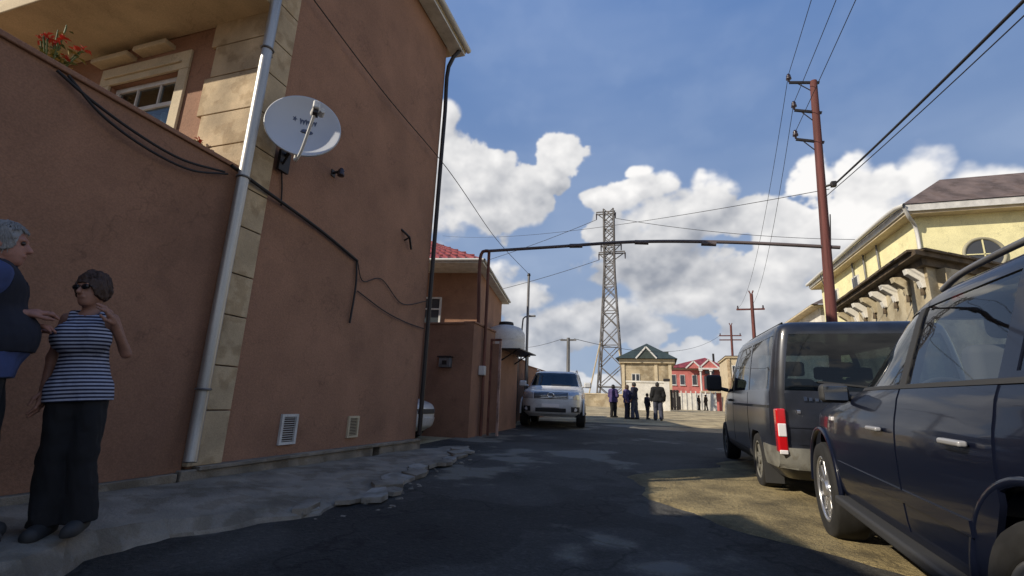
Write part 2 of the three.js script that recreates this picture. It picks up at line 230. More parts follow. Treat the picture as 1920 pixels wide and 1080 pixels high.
// ---------------------------------------------------------------- two-storey brown house on the left
{
  const h = thing('stucco_house', 'tall brown stucco house with cream corner stones and a downpipe', 'house', [0, 0, 0]);
  mesh('wall', bx(-13, -4.3, 0.36, 8.8, -8.05, -3.86), M.stucco, h);
  // front wall with the window opening
  const s = new THREE.Shape([[-13, 0.36], [-4.3, 0.36], [-4.3, 8.8], [-13, 8.8]].map((p) => new THREE.Vector2(...p)));
  const hole = (x0, x1, y0, y1) => s.holes.push(new THREE.Path([[x0, y0], [x0, y1], [x1, y1], [x1, y0]].map((p) => new THREE.Vector2(...p))));
  hole(-6.86, -5.62, 3.6, 4.98); hole(-10.4, -9.2, 3.6, 4.98);
  const fw = new THREE.ExtrudeGeometry(s, { depth: 0.255, bevelEnabled: false }); fw.translate(0, 0, -3.857); mesh('wall', metres(fw), M.stucco, h);
  // plinth in two runs with a drain gap between
  const pl = (z0, z1) => mesh('plinth', bx(-13, -4.23, -0.1, 0.358, z0, z1, 0.015), M.concrete, h);
  pl(-6.62, -3.5); pl(-8.14, -6.8);
  mesh('plinth_ledge', bx(-4.31, -4.2, 0.345, 0.385, -8.1, -3.66, 0.008), M.concrete, h);
  // windows: surround, frame, panes, sill
  for (const wx of [-6.86, -10.4]) {
    const x0 = wx, x1 = wx === -6.86 ? -5.62 : -9.2, y0 = 3.6, y1 = 4.98;
    const w = mesh('window', [bx(x0, x1, y1 - 0.07, y1, -3.72, -3.66, 0.01), bx(x0, x1, y0, y0 + 0.07, -3.72, -3.66, 0.01), bx(x0, x0 + 0.07, y0 + 0.07, y1 - 0.07, -3.72, -3.66, 0.01), bx(x1 - 0.07, x1, y0 + 0.07, y1 - 0.07, -3.72, -3.66, 0.01), bx(x0 + 0.07, x1 - 0.07, 4.58, 4.63, -3.715, -3.665)], M.white, h);
    for (let k = 1; k < 3; k++) mesh('muntin', bx(lerp(x0, x1, k / 3) - 0.012, lerp(x0, x1, k / 3) + 0.012, 4.63, y1 - 0.07, -3.71, -3.67), M.white, w);
    mesh('pane', bx(x0 + 0.07, x1 - 0.07, 4.63, y1 - 0.07, -3.694, -3.69), M.glass, w);
    mesh('pane', bx(x0 + 0.07, x1 - 0.07, y0 + 0.07, 4.58, -3.694, -3.69), M.glass, w);
    const cg = new THREE.PlaneGeometry(x1 - x0 - 0.45, 0.94, 40, 1); { const p = cg.attributes.position; for (let i = 0; i < p.count; i++) p.setZ(i, Math.sin(p.getX(i) * 34) * 0.02); cg.computeVertexNormals(); cg.translate((x0 + x1) / 2 + 0.16, 4.1, -3.78); }
    mesh('curtain', cg, M.curtain, w);
    const t = mesh('window_surround', [bx(x0 - 0.16, x0 - 0.003, y0, y1 + 0.003, -3.599, -3.565, 0.008), bx(x1 + 0.003, x1 + 0.16, y0, y1 + 0.003, -3.599, -3.565, 0.008), bx(x0 - 0.2, x1 + 0.16, y1 + 0.006, y1 + 0.27, -3.599, -3.565, 0.008), bx(x0 - 0.1, x1 + 0.02, y1 + 0.1, y1 + 0.13, -3.566, -3.54, 0.006)], M.cream, h);
    mesh('cornice', [bx(x0 - 0.32, x0 + 0.36, y1 + 0.33, y1 + 0.4, -3.62, -3.46, 0.015), bx(x0 + 0.46, x1 - 0.2, y1 + 0.36, y1 + 0.43, -3.62, -3.46, 0.015)], M.cream, t);
  }
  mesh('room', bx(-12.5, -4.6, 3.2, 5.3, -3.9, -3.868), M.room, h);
  // corner stones on both faces, course by course
  for (let k = 0, y = 0.385; y < 8.7; k++) {
    const hh = k % 2 ? 0.44 : 0.52, w = k % 2 ? 0.74 : 0.82, wz = 0.34;
    mesh('corner_stone', join([bx(-4.3 - w, -4.245, y, Math.min(y + hh - 0.009, 8.75), -3.602, -3.555, 0.01), bx(-4.302, -4.246, y, Math.min(y + hh - 0.009, 8.75), -3.6 - wz, -3.6, 0.01)]), M.quoin, h); y += hh;
  }
  // balcony slab and parapet above the window
  const bal = mesh('balcony', bx(-11, -4.2, 5.52, 5.72, -3.6, -2.7, 0.02), M.soffit, h);
  mesh('balcony_parapet', bx(-11, -4.22, 5.722, 6.5, -2.86, -2.72, 0.015), M.cream, bal);
  // eaves, gutter, hipped roof
  const eave = mesh('eave', bx(-13.3, -3.98, 8.82, 8.94, -8.4, -2.6, 0.02), M.cream, h);
  mesh('gutter', [tube([[-3.93, 8.9, -8.42], [-3.93, 8.92, -2.6]], 0.065, 4, 8), bx(-4.28, -3.99, 8.74, 8.8, -8.36, -2.7)], M.white, eave);
  const r = 8.945; mesh('roof', quadGeo([[[-13.3, r, -2.6], [-3.98, r, -2.6], [-7, r + 1.1, -5.4], [-10.3, r + 1.1, -5.4]], [[-3.98, r, -2.6], [-3.98, r, -8.4], [-7, r + 1.1, -5.6], [-7, r + 1.1, -5.4]], [[-3.98, r, -8.4], [-13.3, r, -8.4], [-10.3, r + 1.1, -5.6], [-7, r + 1.1, -5.6]], [[-13.3, r, -8.4], [-13.3, r, -2.6], [-10.3, r + 1.1, -5.4], [-10.3, r + 1.1, -5.6]], [[-7, r + 1.1, -5.4], [-7, r + 1.1, -5.6], [-10.3, r + 1.1, -5.6], [-10.3, r + 1.1, -5.4]]]), M.roofRed, h);
  // rain pipe on the near corner, thin pipe on the far corner
  const dp = mesh('downpipe', [tube([[-4.12, 8.75, -3.5], [-4.15, 7, -3.5], [-4.15, 3.55, -3.5], [-4.15, 0.75, -3.5], [-4.1, 0.45, -3.46]], 0.058, 40, 12)], M.pipe, h);
  for (const y of [1.1, 3.3, 4.9, 6.9]) mesh('pipe_clamp', [new THREE.TorusGeometry(0.062, 0.012, 6, 16).rotateX(Math.PI / 2).translate(-4.15, y, -3.5), rod([-4.15, y, -3.55], [-4.2, y, -3.62], 0.01)], M.steel, dp);
  mesh('downpipe', tube([[-4.02, 8.8, -8.2], [-4.22, 8.4, -8.1], [-4.24, 7, -8.09], [-4.24, 0.45, -8.09]], 0.045, 30, 8), M.darkMetal, h);
  // wall vents with grilles
  for (const [z0, z1, y0, y1, m] of [[-4.97, -4.7, 0.5, 0.85, M.white], [-6.24, -5.99, 0.51, 0.81, M.cream]]) {
    const v = mesh('vent', [bx(-4.299, -4.27, y1 - 0.03, y1, z0, z1), bx(-4.299, -4.27, y0, y0 + 0.03, z0, z1), bx(-4.299, -4.27, y0 + 0.03, y1 - 0.03, z0, z0 + 0.035), bx(-4.299, -4.27, y0 + 0.03, y1 - 0.03, z1 - 0.035, z1)], m, h);
    for (let k = 0; k < 11; k++) { const y = lerp(y0 + 0.045, y1 - 0.045, k / 10); mesh('slat', beam([-4.285, y, z0 + 0.034], [-4.285, y, z1 - 0.034], 0.02, 0.006).rotateZ(0), m, v); }
    mesh('backing', bx(-4.298, -4.294, y0 + 0.03, y1 - 0.03, z0 + 0.035, z1 - 0.035), M.room, v);
  }
}
// garden wall running on towards the viewer
{
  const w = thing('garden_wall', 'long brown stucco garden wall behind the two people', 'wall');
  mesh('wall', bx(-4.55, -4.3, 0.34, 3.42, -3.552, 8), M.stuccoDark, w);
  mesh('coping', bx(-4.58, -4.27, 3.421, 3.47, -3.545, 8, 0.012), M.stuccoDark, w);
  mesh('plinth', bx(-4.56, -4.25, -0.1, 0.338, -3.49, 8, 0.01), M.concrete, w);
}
// neighbour's house on the courtyard side (out of view: it shades the near part of the road)
{
  const n = thing('neighbour_house', 'plain brown house standing behind the garden wall', 'house', [-7.0, 0, 0.9], 20 * D);
  mesh('wall', bx(-7, -0.25, 0, 6.3, 0.25, 9), M.stucco, n);
  const E = 6.31, A = [-7.3, E, 0], B = [0, E, 0], C = [0, E, 9.3], F = [-7.3, E, 9.3], P = [-3.2, 7.1, 3.6], Q = [-3.2, 7.1, 5.8];
  mesh('roof', quadGeo([[A, B, P, P], [B, C, Q, P], [C, F, Q, Q], [F, A, P, Q]]), M.roofRed, n);
  mesh('eave', bx(-7.3, 0, 6.2, 6.3, 0, 9.3), M.cream, n);
}
// ---------------------------------------------------------------- satellite dish on the brown wall
{
  const n = V(0.63, 0.12, 0.765).normalize(), c = [-3.82, 4.1, -3.86];
  const d = thing('satellite_dish', 'round grey white satellite dish with a feed arm on the brown wall', 'satellite dish', c);
  d.quaternion.setFromUnitVectors(V(0, 0, 1), n); d.rotateZ(0.04);
  const prof = [], Rr = 0.395, dep = (r) => 0.09 * (r / Rr) ** 2 - 0.09;
  for (let k = 0; k <= 12; k++) prof.push(new THREE.Vector2(Rr * k / 12, dep(Rr * k / 12)));
  prof.push(new THREE.Vector2(Rr + 0.012, 0.002), new THREE.Vector2(Rr + 0.014, -0.016)); for (let k = 12; k >= 0; k--) prof.push(new THREE.Vector2(Rr * k / 12, dep(Rr * k / 12) - 0.008));
  const lg = new THREE.LatheGeometry(prof, 56); lg.rotateX(Math.PI / 2); 
  const dm = mat([0.5, 0.52, 0.56], 0.42); mesh('reflector', lg, dm, d);
  // faded dark printed mark: a star sign, a word smudge and a small badge, following the bowl
  const cv = document.createElement('canvas'); cv.width = 256; cv.height = 128; const x = cv.getContext('2d'); x.clearRect(0, 0, 256, 128); x.fillStyle = '#4a5168';
  x.beginPath(); for (let k = 0; k < 10; k++) { const a = k * Math.PI / 5, r = k % 2 ? 8 : 19; x.lineTo(44 + Math.cos(a) * r, 30 + Math.sin(a) * r); } x.fill();
  x.lineWidth = 9; x.strokeStyle = '#4a5168'; for (let k = 0; k < 6; k++) { x.beginPath(); x.moveTo(84 + k * 22, 20 + (k % 2) * 6); x.lineTo(92 + k * 22, 44); x.lineTo(100 + k * 22, 24); x.stroke(); } x.beginPath(); x.ellipse(150, 98, 46, 15, 0.1, 0, 7); x.fill();
  const ct = new THREE.CanvasTexture(cv); ct.colorSpace = THREE.SRGBColorSpace;
  const pg = new THREE.PlaneGeometry(0.36, 0.26, 14, 10), pp = pg.attributes.position; for (let i = 0; i < pp.count; i++) { const a = pp.getX(i) + 0.01, b = pp.getY(i) + 0.05; pp.setXYZ(i, a, b, dep(Math.hypot(a, b)) + 0.003); } pg.computeVertexNormals();
  mesh('printed_mark', pg, new THREE.MeshStandardMaterial({ map: ct, transparent: true, alphaTest: 0.1, roughness: 0.5 }), d);
  const hp = [0.05, 0.14, 0.42], arm = mesh('feed_arm', tube([[-0.02, -0.3, -0.06], [-0.03, -0.43, -0.05], [-0.01, -0.49, 0.02], [0.03, -0.44, 0.11], [0.09, -0.24, 0.28], [0.13, -0.09, 0.4]], 0.016, 40, 10), M.white, d);
  const lnb = mesh('receiver_head', [rod([0.13, -0.03, 0.38], [0.11, -0.01, 0.26], 0.036, 0.042, 14), bx(0.1, 0.17, -0.08, 0.02, 0.37, 0.47, 0.02)], M.white, d);
  mesh('receiver_clamp', bx(0.105, 0.16, -0.125, -0.07, 0.35, 0.44, 0.008), M.darkMetal, lnb);
  mesh('receiver_head', rod([0.2, -0.02, 0.37], [0.18, -0.01, 0.27], 0.028, 0.034, 12), M.white, d);
  d.updateMatrixWorld(true); const L = (x, y, z) => { const q = d.worldToLocal(V(x, y, z)); return [q.x, q.y, q.z]; };
  mesh('mount', [rod([0, 0, -0.1], [0, -0.03, -0.16], 0.045, 0.04, 10), rod([0, -0.03, -0.15], L(-4.24, 3.86, -4.08), 0.02), rod([-0.03, -0.08, -0.13], L(-4.24, 3.74, -4.05), 0.014)], M.darkMetal, d);
  const wp = mesh('wall_plate', bx(-0.02, 0.02, -0.13, 0.13, -0.08, 0.08, 0.004), M.darkMetal, d); wp.position.set(...L(-4.235, 3.8, -4.07)); wp.quaternion.copy(d.quaternion).invert();
}
{
  const a = thing('wall_hook', 'small dark iron cable hook below the satellite dish', 'hook', [-4.3, 4.13, -5.0]);
  mesh('bracket', [rod([0, 0, 0], [0.14, 0.02, 0], 0.018), bx(0, 0.015, -0.05, 0.05, -0.04, 0.04, 0.004)], M.darkMetal, a); mesh('insulator', new THREE.LatheGeometry([[0, 0], [0.045, 0], [0.05, 0.03], [0.03, 0.05], [0.045, 0.08], [0.02, 0.12], [0, 0.12]].map((p) => new THREE.Vector2(...p)), 14).translate(0.14, -0.06, 0), M.ceramic, a);
  const b = thing('wall_hook', 'dark iron bracket near the far edge of the tall brown house', 'hook', [-4.3, 3.85, -7.05]);
  mesh('bracket', [rod([0, 0.16, 0.14], [0.1, 0.05, 0], 0.02), rod([0.1, 0.05, 0], [0.06, -0.12, -0.16], 0.02), rod([0, 0, 0], [0.1, 0.05, 0], 0.015)], M.darkMetal, b);
}
// cables fixed to and hanging along the wall
{
  const c = (pts, r, label, seg = 40) => single('cable', tube(pts, r, seg, 6), M.cable, label, 'cable');
  c([[-4.225, 3.4, -3.4], [-4.2, 3.33, -3.75], [-4.24, 3.3, -4.2], [-4.26, 3.22, -4.9], [-4.265, 3.06, -5.74]], 0.02, 'thick dark cable running along the brown wall under the dish');
  c([[-4.265, 3.06, -5.74], [-4.26, 2.8, -5.9], [-4.27, 2.96, -6.4], [-4.265, 2.7, -7.1], [-4.25, 2.92, -7.95]], 0.008, 'thin drooping wire between the dark cable end and the house edge');
  c([[-4.27, 3.05, -5.73], [-4.26, 2.7, -5.76], [-4.265, 2.12, -5.73]], 0.016, 'dark cable end hanging straight down the brown wall');
  c([[-4.27, 2.62, -5.83], [-4.26, 2.46, -6.6], [-4.262, 2.4, -7.3], [-4.25, 2.39, -7.95]], 0.009, 'lower thin wire sagging towards the house edge');
  c([[-4.28, 3.72, -4.1], [-4.28, 3.5, -4.15], [-4.27, 3.28, -4.17]], 0.009, 'short thin wire dropping from the dish to the thick cable');
  c([[-4.26, 3.39, -1.88], [-4.24, 3.3, -2.1], [-4.24, 3.22, -2.5], [-4.24, 3.2, -2.9], [-4.24, 3.3, -3.35]], 0.012, 'upper of two slack cables hanging under the garden wall coping');
  c([[-4.26, 3.4, -1.95], [-4.23, 3.22, -2.2], [-4.23, 3.13, -2.6], [-4.23, 3.14, -3.0], [-4.23, 3.29, -3.38]], 0.011, 'lower of two slack cables hanging under the garden wall coping');
}
// ---------------------------------------------------------------- plants above the garden wall
const leafM = [mat([0.16, 0.15, 0.03], 0.7, { side: THREE.DoubleSide }), mat([0.30, 0.23, 0.06], 0.7, { side: THREE.DoubleSide }), mat([0.07, 0.1, 0.025], 0.7, { side: THREE.DoubleSide })];
const petalM = mat([0.5, 0.05, 0.025], 0.75, { side: THREE.DoubleSide });
function leafGeo(c, s) { const g = new THREE.BufferGeometry(), L = s * rr(0.8, 1.3), w = s * 0.36; g.setAttribute('position', new THREE.Float32BufferAttribute([0, 0, 0, w, 0.15 * L, L * 0.5, 0, 0, L, 0, 0, 0, 0, 0, L, -w, 0.15 * L, L * 0.5], 3)); g.setAttribute('uv', new THREE.Float32BufferAttribute(new Array(12).fill(0), 2)); g.rotateX(rr(-1.2, 0.7)); g.rotateY(rr(0, 6.3)); g.computeVertexNormals(); g.translate(...c); return g; }
function plant(label, pos, h, spread, nStem, flowers) {
  const p = thing('flowering_plant', label, 'plant', pos), st = [], lv = [[], [], []], tips = [];
  for (let k = 0; k < nStem; k++) { const a = rr(0, 6.3), r = spread * rr(0.2, 1), H = h * rr(0.55, 1), tip = [Math.cos(a) * r, H, Math.sin(a) * r]; st.push(tube([[0, 0, 0], [tip[0] * 0.35, H * 0.5, tip[2] * 0.35], tip], 0.006, 8, 5)); tips.push(tip); for (let j = 0; j < 9; j++) { const t = rr(0.35, 1), q = [tip[0] * t * t + rr(-0.03, 0.03), H * t, tip[2] * t * t + rr(-0.03, 0.03)]; lv[(rnd() * 3) | 0].push(leafGeo(q, rr(0.05, 0.085))); } }
  mesh('stem', st, leafM[2], p); lv.forEach((l, i) => l.length && mesh('foliage', l, leafM[i], p).userData.kind === undefined);
  if (flowers) for (const t of tips.slice(0, flowers)) { const f = []; for (let j = 0; j < 9; j++) f.push(leafGeo([t[0] + rr(-0.02, 0.02), t[1] + 0.02, t[2] + rr(-0.02, 0.02)], 0.05)); mesh('flower', f, petalM, p); }
}
plant('leafy plant with red flowers showing above the garden wall', [-5.0, 3.44, -2.17], 0.84, 0.17, 13, 7);
plant('small low plant on the garden wall by the corner stones', [-4.95, 3.5, -3.5], 0.36, 0.1, 4, 1);
{ const p = thing('planter_ledge', 'narrow brown ledge carrying plants behind the garden wall', 'ledge'); mesh('ledge', bx(-5.25, -4.56, 3.2, 3.44, -3.54, -1.2, 0.02), M.stuccoDark, p); mesh('ledge_support', bx(-5.2, -4.57, 0.3, 3.19, -3.5, -1.3), M.stuccoDark, p); }

// ---------------------------------------------------------------- second house beyond the alley
{
  const y1 = 5.5, h = thing('brown_house', 'brown house with red ribbed roof and white gutter beyond the alley', 'house', [-5.73, 0, -14], 10 * D);
  // local frame: corner at the origin, street face along -z, near face along -x
  mesh('wall', bx(-7, 0, 0.2, y1, -6.0, -0.95), M.stucco, h);
  const eave = mesh('eave', bx(-7.3, 0.3, y1, y1 + 0.14, -6.3, 0.3, 0.01), M.white, h);
  mesh('gutter', [tube([[-7.3, y1 + 0.1, 0.33], [0.32, y1 + 0.1, 0.33]], 0.055, 2, 8), tube([[0.34, y1 + 0.1, 0.33], [0.34, y1 + 0.1, -6.3]], 0.04, 2, 8)], M.white, eave);
  const r = y1 + 0.142, A = [-7.3, r, 0.3], B = [0.3, r, 0.3], C = [0.3, r, -6.3], Dd = [-7.3, r, -6.3], E = [-2.6, r + 1.75, -3.0], F = [-4.8, r + 1.75, -3.0];
  const roof = mesh('roof', quadGeo([[A, B, E, F], [B, C, E, E], [C, Dd, F, E], [Dd, A, F, F]]), M.roofRed, h);
  const ribs = (P, Q, R, S, n) => { for (let k = 1; k < n; k++) { const t = k / n, a = P.map((v, i) => lerp(v, Q[i], t)), b = [lerp(S[0], R[0], t), lerp(S[1], R[1], t), lerp(S[2], R[2], t)]; mesh('rib', beam([a[0], a[1] + 0.02, a[2]], [b[0], b[1] + 0.02, b[2]], 0.09, 0.07), M.roofRed, roof); } };
  ribs(A, B, E, F, 26); ribs(B, C, E, E, 20);
  for (let k = 1; k < 7; k++) { const t = k / 7; mesh('tile_step', beam([lerp(A[0], F[0], t), lerp(A[1], F[1], t) + 0.03, lerp(A[2], F[2], t)], [lerp(B[0], E[0], t), lerp(B[1], E[1], t) + 0.03, lerp(B[2], E[2], t)], 0.06, 0.05), M.roofRed, roof); }
  const w = mesh('window', [bx(-2.1, -2.04, 3.5, 4.6, -0.95, -0.87), bx(-1.42, -1.36, 3.5, 4.6, -0.95, -0.87), bx(-2.04, -1.42, 4.54, 4.6, -0.95, -0.87), bx(-2.04, -1.42, 3.5, 3.56, -0.95, -0.87), bx(-2.04, -1.42, 4.15, 4.2, -0.94, -0.88)], M.white, h);
  mesh('pane', bx(-2.04, -1.42, 3.56, 4.54, -0.92, -0.915), mat([0.05, 0.06, 0.07], 0.06, { metalness: 0 }), w);
}
{
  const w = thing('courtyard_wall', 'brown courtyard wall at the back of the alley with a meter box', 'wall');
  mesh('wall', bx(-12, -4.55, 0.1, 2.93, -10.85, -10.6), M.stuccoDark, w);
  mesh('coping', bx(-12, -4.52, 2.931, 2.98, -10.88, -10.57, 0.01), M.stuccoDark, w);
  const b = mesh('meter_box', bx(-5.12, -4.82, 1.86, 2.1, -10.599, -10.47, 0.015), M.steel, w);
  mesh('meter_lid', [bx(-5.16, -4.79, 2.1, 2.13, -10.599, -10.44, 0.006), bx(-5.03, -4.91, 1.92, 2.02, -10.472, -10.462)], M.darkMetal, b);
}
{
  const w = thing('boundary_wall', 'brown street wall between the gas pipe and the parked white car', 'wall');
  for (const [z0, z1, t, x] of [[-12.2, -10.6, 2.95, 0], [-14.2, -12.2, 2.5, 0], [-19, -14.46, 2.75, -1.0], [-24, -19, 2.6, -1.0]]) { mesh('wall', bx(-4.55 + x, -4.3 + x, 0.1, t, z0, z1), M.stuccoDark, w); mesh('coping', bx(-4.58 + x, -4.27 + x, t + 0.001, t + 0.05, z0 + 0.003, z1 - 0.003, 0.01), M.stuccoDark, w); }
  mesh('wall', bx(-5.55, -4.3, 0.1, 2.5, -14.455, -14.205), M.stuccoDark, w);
}
{
  const g = thing('gate_frame', 'rusty pink steel gate frame standing out from the brown street wall', 'gate');
  mesh('post', bx(-4.16, -4.1, 0.2, 2.62, -11.5, -11.44, 0.008), M.rust, g); mesh('post', bx(-3.92, -3.86, 0.2, 2.62, -11.5, -11.44, 0.008), mat([0.52, 0.34, 0.28], 0.7, { tex: grainStain, size: 0.8 }), g);
  mesh('crossbar', bx(-4.16, -3.86, 2.622, 2.68, -11.5, -11.44, 0.008), M.rust, g); mesh('gate_leaf', bx(-4.098, -3.922, 0.35, 2.55, -11.485, -11.455), M.stuccoDark, g);
}
{
  const t = thing('water_tank', 'white round water tank with dark lid above the street wall', 'water tank', [-5.7, 3.0, -17.4]);
  const pr = [[0, 0], [0.72, 0], [0.76, 0.04], [0.76, 0.34], [0.73, 0.37], [0.76, 0.4], [0.75, 0.7], [0.6, 0.92], [0.32, 1.02], [0.26, 1.03], [0, 1.03]].map((p) => new THREE.Vector2(...p));
  mesh('tank', new THREE.LatheGeometry(pr, 30), M.white, t); mesh('lid', new THREE.LatheGeometry([[0, 0], [0.28, 0], [0.3, 0.05], [0.28, 0.12], [0, 0.14]].map((p) => new THREE.Vector2(...p)), 20).translate(0, 1.03, 0), M.darkMetal, t);
  mesh('stand', [bx(-0.8, 0.8, -0.12, -0.002, -0.8, 0.8), ...[[-0.7, -0.7], [0.7, -0.7], [-0.7, 0.7], [0.7, 0.7]].map(([a, b]) => bx(a - 0.05, a + 0.05, -2.9, -0.12, b - 0.05, b + 0.05))], M.darkMetal, t);
  const a = thing('awning', 'small dark sheet awning over the street wall below the tank', 'awning'); mesh('sheet', beam([-4.05, 2.56, -12.6], [-4.05, 2.56, -14.4], 0.62, 0.03).translate(0.05, 0, 0), M.darkMetal, a); for (const z of [-12.8, -14.1]) mesh('bracket', rod([-4.3, 2.25, z], [-3.85, 2.545, z], 0.02), M.darkMetal, a);
}
// ---------------------------------------------------------------- gas pipe portal over the street
{
  const g = thing('gas_pipe', 'yellowish grey gas pipe rising by the alley and crossing above the street', 'pipe');
  const pm = mat([0.16, 0.13, 0.13], 0.55, { tex: grainStain, size: 0.6 });
  mesh('riser', tube([[-4.42, 0.2, -11.2], [-4.43, 3, -11.2], [-4.46, 4.9, -11.2], [-4.4, 5.0, -11.2], [-4.25, 5.0, -11.2]], 0.045, 60, 10), M.rust, g);
  mesh('riser', tube([[-4.22, 0.2, -11.22], [-4.23, 3, -11.22], [-4.24, 5.0, -11.22]], 0.04, 20, 10), M.rust, g);
  mesh('crossing_pipe', tube([[-4.26, 5.0, -11.2], [-2.5, 5.0, -11.2], [-0.46, 5.0, -11.2], [1.6, 4.85, -11.2], [3.8, 4.58, -11.2]], 0.042, 60, 8), pm, g);
  for (const x of [-1.9, -0.3, 1.2]) mesh('pipe_joint', rod([x - 0.16, 5.0 - Math.max(0, x + 0.4) * 0.09, -11.2], [x + 0.16, 4.985 - Math.max(0, x + 0.6) * 0.09, -11.2], 0.055, 0.055, 10), pm, g);
  mesh('valve', [rod([-4.42, 1.9, -11.12], [-4.42, 1.9, -11.0], 0.05, 0.05, 12), bx(-4.3, -4.14, 1.72, 1.95, -11.18, -11.04, 0.02)], M.white, g);
}
// ---------------------------------------------------------------- poles and wires
const wireM = M.cable;
{
  const p = thing('utility_pole', 'tall leaning red brown utility pole with three arms behind the van', 'utility pole');
  const at = (y) => [lerp(3.36, 3.72, (y - 0.2) / 8.5), y, -11.2];
  mesh('pole', rod(at(0.1), at(8.72), 0.115, 0.075, 14), M.pole, p);
  for (const [y, x1, s] of [[8.66, 3.22, 0.12], [7.86, 3.26, 0.16], [7.1, 3.22, 0.16]]) {
    const q = at(y), arm = mesh('arm', [beam([q[0] + 0.12, y, -11.2], [x1, y + s, -11.2], 0.05, 0.05), rod([q[0] - 0.05, y - 0.2, -11.2], [lerp(x1, q[0], 0.35), y + s * 0.5, -11.2], 0.012)], M.darkMetal, p);
    mesh('insulator', new THREE.LatheGeometry([[0, 0], [0.022, 0], [0.022, 0.06], [0.06, 0.07], [0.055, 0.12], [0.035, 0.13], [0.05, 0.16], [0.03, 0.21], [0, 0.22]].map((v) => new THREE.Vector2(...v)), 14).translate(x1, y + s + 0.02, -11.2), M.ceramic, arm);
  }
  mesh('cable_clamp', [rod([at(6)[0], 6, -11.2], [at(6)[0] + 0.2, 6.0, -11.05], 0.025), bx(3.74, 3.84, 5.93, 6.05, -11.1, -11.0, 0.01)], M.darkMetal, p);
  const wire = (a, b, sag, r, label) => single('overhead_wire', sagging(a, b, sag, r, 26), wireM, label, 'wire');
  wire([3.22, 8.98, -11.2], [0.6, 9.6, 22], 1.0, 0.007, 'thin wire from the top arm of the leaning pole towards the viewer');
  wire([3.26, 8.2, -11.2], [1.7, 9.3, 22], 1.0, 0.007, 'thin wire from the middle arm of the leaning pole towards the viewer');
  wire([3.22, 7.44, -11.2], [2.3, 9.0, 22], 0.7, 0.007, 'thin wire from the lowest arm of the leaning pole towards the viewer');
  wire([3.22, 8.98, -11.2], [5.95, 8.95, -40], 1.4, 0.007, 'thin wire from the top arm running on to the far pole');
  wire([3.26, 8.2, -11.2], [6.6, 8.9, -40], 1.5, 0.007, 'thin wire from the middle arm running on to the far pole');
  wire([3.83, 6.0, -11.05], [4.1, 6.3, 24], 1.1, 0.021, 'thick black cable swooping from the leaning pole over the black car');
  wire([3.64, 5.75, -11.13], [4.25, 6.2, 24], 1.2, 0.008, 'thin wire just below the thick black cable');
  wire([3.7, 5.35, -11.2], [4.75, 5.2, -15.8], 0.9, 0.012, 'drop wire falling from the leaning pole behind the van');
  wire([3.75, 5.95, -11.2], [-15.1, 13.0, -30], 0.5, 0.008, 'thin wire from the leaning pole across the street past the pylon');
  single('overhead_wire', tube([[-4.2, 6.25, -3.4], [-4.2, 6.0, -5.8], [-4.18, 5.9, -8.2], [-4.55, 5.86, -12.5], [-5.0, 6.26, -18]], 0.009, 50, 5), wireM, 'long thin wire stretched along the tall brown house to the thin post', 'wire');
}
{
  const p = thing('street_post', 'thin dark steel post beside the white parked car', 'post', [-5.0, 0, -18.0]);
  mesh('pole', rod([0, 0.3, 0], [0, 6.2, 0], 0.06, 0.05, 10), M.steel, p); mesh('pole_cap', rod([0, 6.19, 0], [0, 6.29, 0], 0.075, 0.055, 10), M.darkMetal, p);
  const q = thing('lamp_post', 'short thin lamp post with curved neck behind the water tank', 'lamp post', [-5.9, 0, -20.4]); mesh('pole', tube([[0, 0.4, 0], [0, 4.6, 0], [0.06, 4.9, 0], [0.35, 4.95, 0]], 0.035, 40, 8), M.steel, q); mesh('lamp_head', bx(0.25, 0.6, 4.92, 5.0, -0.06, 0.06, 0.02), M.steel, q);
  const r = thing('telephone_pole', 'distant grey pole with a short crossarm above the white car', 'utility pole', [-4.3, 0, -23.2]); mesh('pole', rod([0, 0.4, 0], [0, 4.35, 0], 0.1, 0.08, 10), M.steel, r); mesh('crossarm', bx(-0.4, 0.4, 4.2, 4.28, -0.04, 0.04), M.steel, r);
  single('overhead_wire', sagging([-4.6, 4.3, -23.2], [-20.3, 9, -60], 0.6, 0.012, 16), wireM, 'wire from the distant grey pole to the far left', 'wire');
  single('overhead_wire', sagging([-4.0, 4.3, -23.2], [7.0, 9.72, -60], 1.2, 0.014, 16), wireM, 'wire from the distant grey pole past the pylon', 'wire');
}
for (const [x, z, top, arms, s, label] of [[7.0, -40, 10.1, [8.9], 1, 'distant red brown pole with one crossarm above the van'], [8.1, -60, 10.9, [9.7, 9.2], 1.2, 'faint farther pole with two crossarms beyond the red houses']]) {
  const p = thing('utility_pole', label, 'utility pole', [x, 0, z]);
  mesh('pole', rod([0, 0.9, 0], [0.15, top, 0], 0.16, 0.12, 10), M.pole, p);
  for (const y of arms) mesh('crossarm', bx(-1 * s, 1 * s, y - 0.06, y + 0.06, -0.06, 0.06), M.pole, p);
  for (const dx of [-0.9, 0.9]) mesh('insulator', rod([dx * s, arms[0] + 0.06, 0], [dx * s, arms[0] + 0.3, 0], 0.07, 0.05, 8), M.ceramic, p);
  mesh('pole_fork', [rod([0.14, top - 0.1, 0], [0.3, top + 0.3, 0], 0.05), rod([0.14, top - 0.1, 0], [-0.02, top + 0.3, 0], 0.05)], M.pole, p);
}
